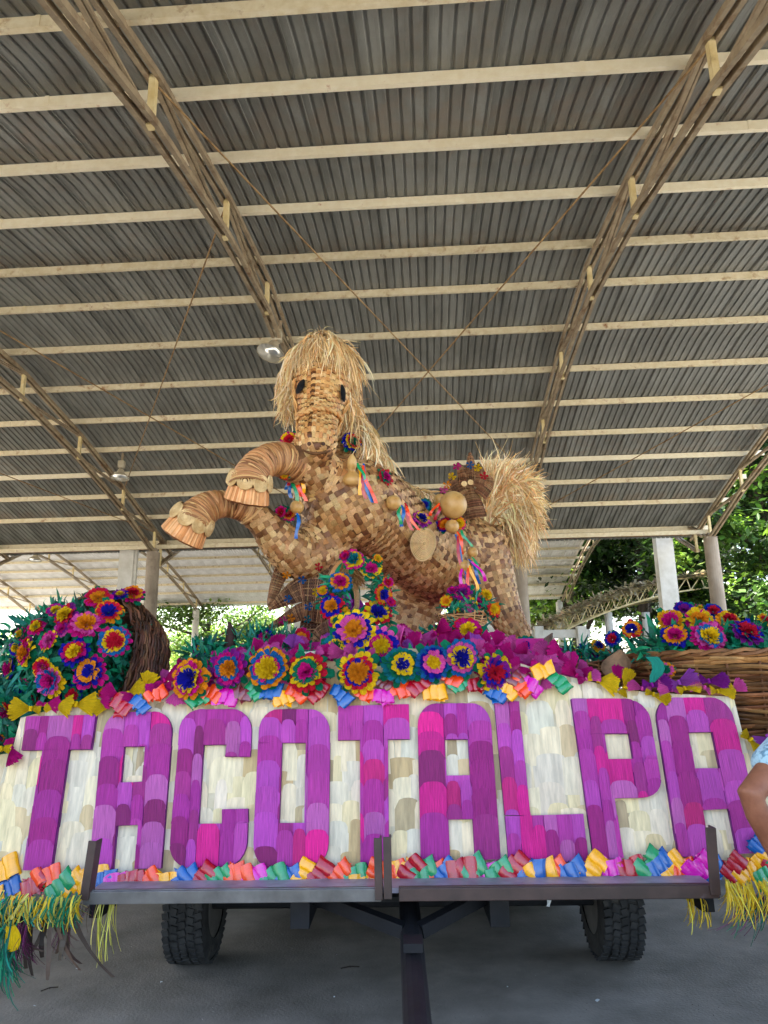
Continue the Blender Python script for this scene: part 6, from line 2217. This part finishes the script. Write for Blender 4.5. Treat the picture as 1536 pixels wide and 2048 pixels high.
arm2 = [(SH2 - Vector((.05, 0, .02)), .058), (SH2.lerp(EL2, .5), .046), (EL2, .04), (EL2.lerp(WR2, .4), .04), (WR2, .025)]
h2 = hand(WR2, Vector((0, -.2, -1)), Vector((0, 1, -.2)), Vector((-.8, -.1, 0)))
legs = []
for s in (-1, 1):
    legs.append([(V(s * .085, 0, hipz), .1), (V(s * .09, 0, hipz * .75), .085), (V(s * .095, -.01, hipz * .5), .06), (V(s * .1, .01, hipz * .33), .055), (V(s * .1, .02, .09), .038), (V(s * .1, .02, .05), .04)])
    legs.append([(V(s * .1, .05, .035), .032), (V(s * .105, -.06, .03), .036), (V(s * .11, -.15, .022), .022)])
nose = [(hc + Vector((0, -.085, .015)), .008), (hc + Vector((0, -.1, -.02)), .014), (hc + Vector((0, -.092, -.032)), .014)]
ears = [[(hc + Vector((s * .072, .01, -.03)), .012), (hc + Vector((s * .08, .015, .015)), .016)] for s in (-1, 1)]
person = thing('person', 'person at the right edge in a pale blue lace top, hand on hip, elbow out', 'person', (cx, cy, 0))
def body_obj(name, tubes, vox, sm_, m__, inflate=0):
    me = union_body(name, tubes, vox, sm_, 14)
    o_ = root_loc(person)
    for v in me.vertices: v.co = v.co - o_
    return link(name, me, m__, person, smooth=True)
body_obj('body', [tor, neck, head, arm, arm2, nose] + h1 + h2 + legs + ears, .009, 3, m_skin)
def grow(tb, k): return [(p, tuple(q + k for q in r_) if hasattr(r_, '__len__') else r_ + k) for p, r_ in tb]
slv = [(SH + Vector((.06, 0, -.02)), .075), (SH.lerp(EL, .35), .07), (SH.lerp(EL, .62), .071)]
slv2 = [(SH2 - Vector((.06, 0, .02)), .075), (SH2.lerp(EL2, .5), .068)]
ctor = [(V(0, 0, hipz - .1), (.19, .15))] + grow(tor[1:5], .022)
body_obj('blouse', [ctor, slv, slv2], .012, 5, m_blouse)
body_obj('trousers', [grow([q for q in legs[i]][:5], .012) for i in (0, 2)] + [[(V(0, 0, hipz - .1), (.17, .125)), (V(0, 0, hipz + .04), (.165, .12))]], .015, 4, m_jeans)
body_obj('shoe', [grow(legs[1], .01)], .009, 3, m_black)
body_obj('shoe', [grow(legs[3], .01)], .009, 3, m_black)
hr = [[(hc + Vector((0, .03, .07)), (.075, .08)), (hc + Vector((0, .045, 0)), (.08, .07)), (hc + Vector((0, .06, -.12)), (.075, .045)), (hc + Vector((0, .06, -.24)), (.07, .035))], [(hc + Vector((-.05, -.045, .06)), .035), (hc + Vector((0, -.03, .09)), .045), (hc + Vector((.05, -.045, .06)), .035)]]
body_obj('hair', hr, .012, 4, m_hair)
for s in (-1, 1):
    b = MB()
    e = hc + Vector((s * .03, -.078, .018))
    b.tube([e + Vector((0, y_, 0)) for y_ in (.006, .001, -.003, -.005)], [.004, .007, .005, .001], 12)
    eo = b.build('eye', m_eye, person, smooth=True)
    b = MB()
    b.tube([e + Vector((0, -.0035, 0)), e + Vector((0, -.0062, 0))], [.0038, .003], 10)
    b.build('iris', m_black, eo)
    b = MB()
    b.tube([e + Vector((-s * .014, -.006, .018)), e + Vector((0, -.01, .022)), e + Vector((s * .018, .0, .017))], [.002, .003, .0015], 6)
    b.build('eyebrow', m_hair, person)
b = MB()
b.tube([hc + Vector((-.022, -.074, -.062)), hc + Vector((0, -.085, -.06)), hc + Vector((.022, -.074, -.062))], [.003, .006, .003], 8)
b.build('lips', m_lip, person, smooth=True)

# ------------------------------------------------------------------ one label for one thing
bpy.context.view_layer.update()
ORD = ['first', 'second', 'third', 'fourth', 'fifth', 'sixth', 'seventh', 'eighth', 'ninth', 'tenth', 'eleventh', 'twelfth', 'thirteenth', 'fourteenth', 'fifteenth', 'sixteenth', 'seventeenth', 'eighteenth', 'nineteenth', 'twentieth']
for lab, obs in list(LABELS.items()):
    if len(lab.split()) + (3 if len(obs) > 1 else 0) > 16: print('LONG', lab)
    if len(obs) > 1:
        obs.sort(key=lambda o: o.matrix_world.translation.x / max(.1, o.matrix_world.translation.y))
        for k, o in enumerate(obs):
            o['label'] = f'{lab}, {ORD[k]} from left'
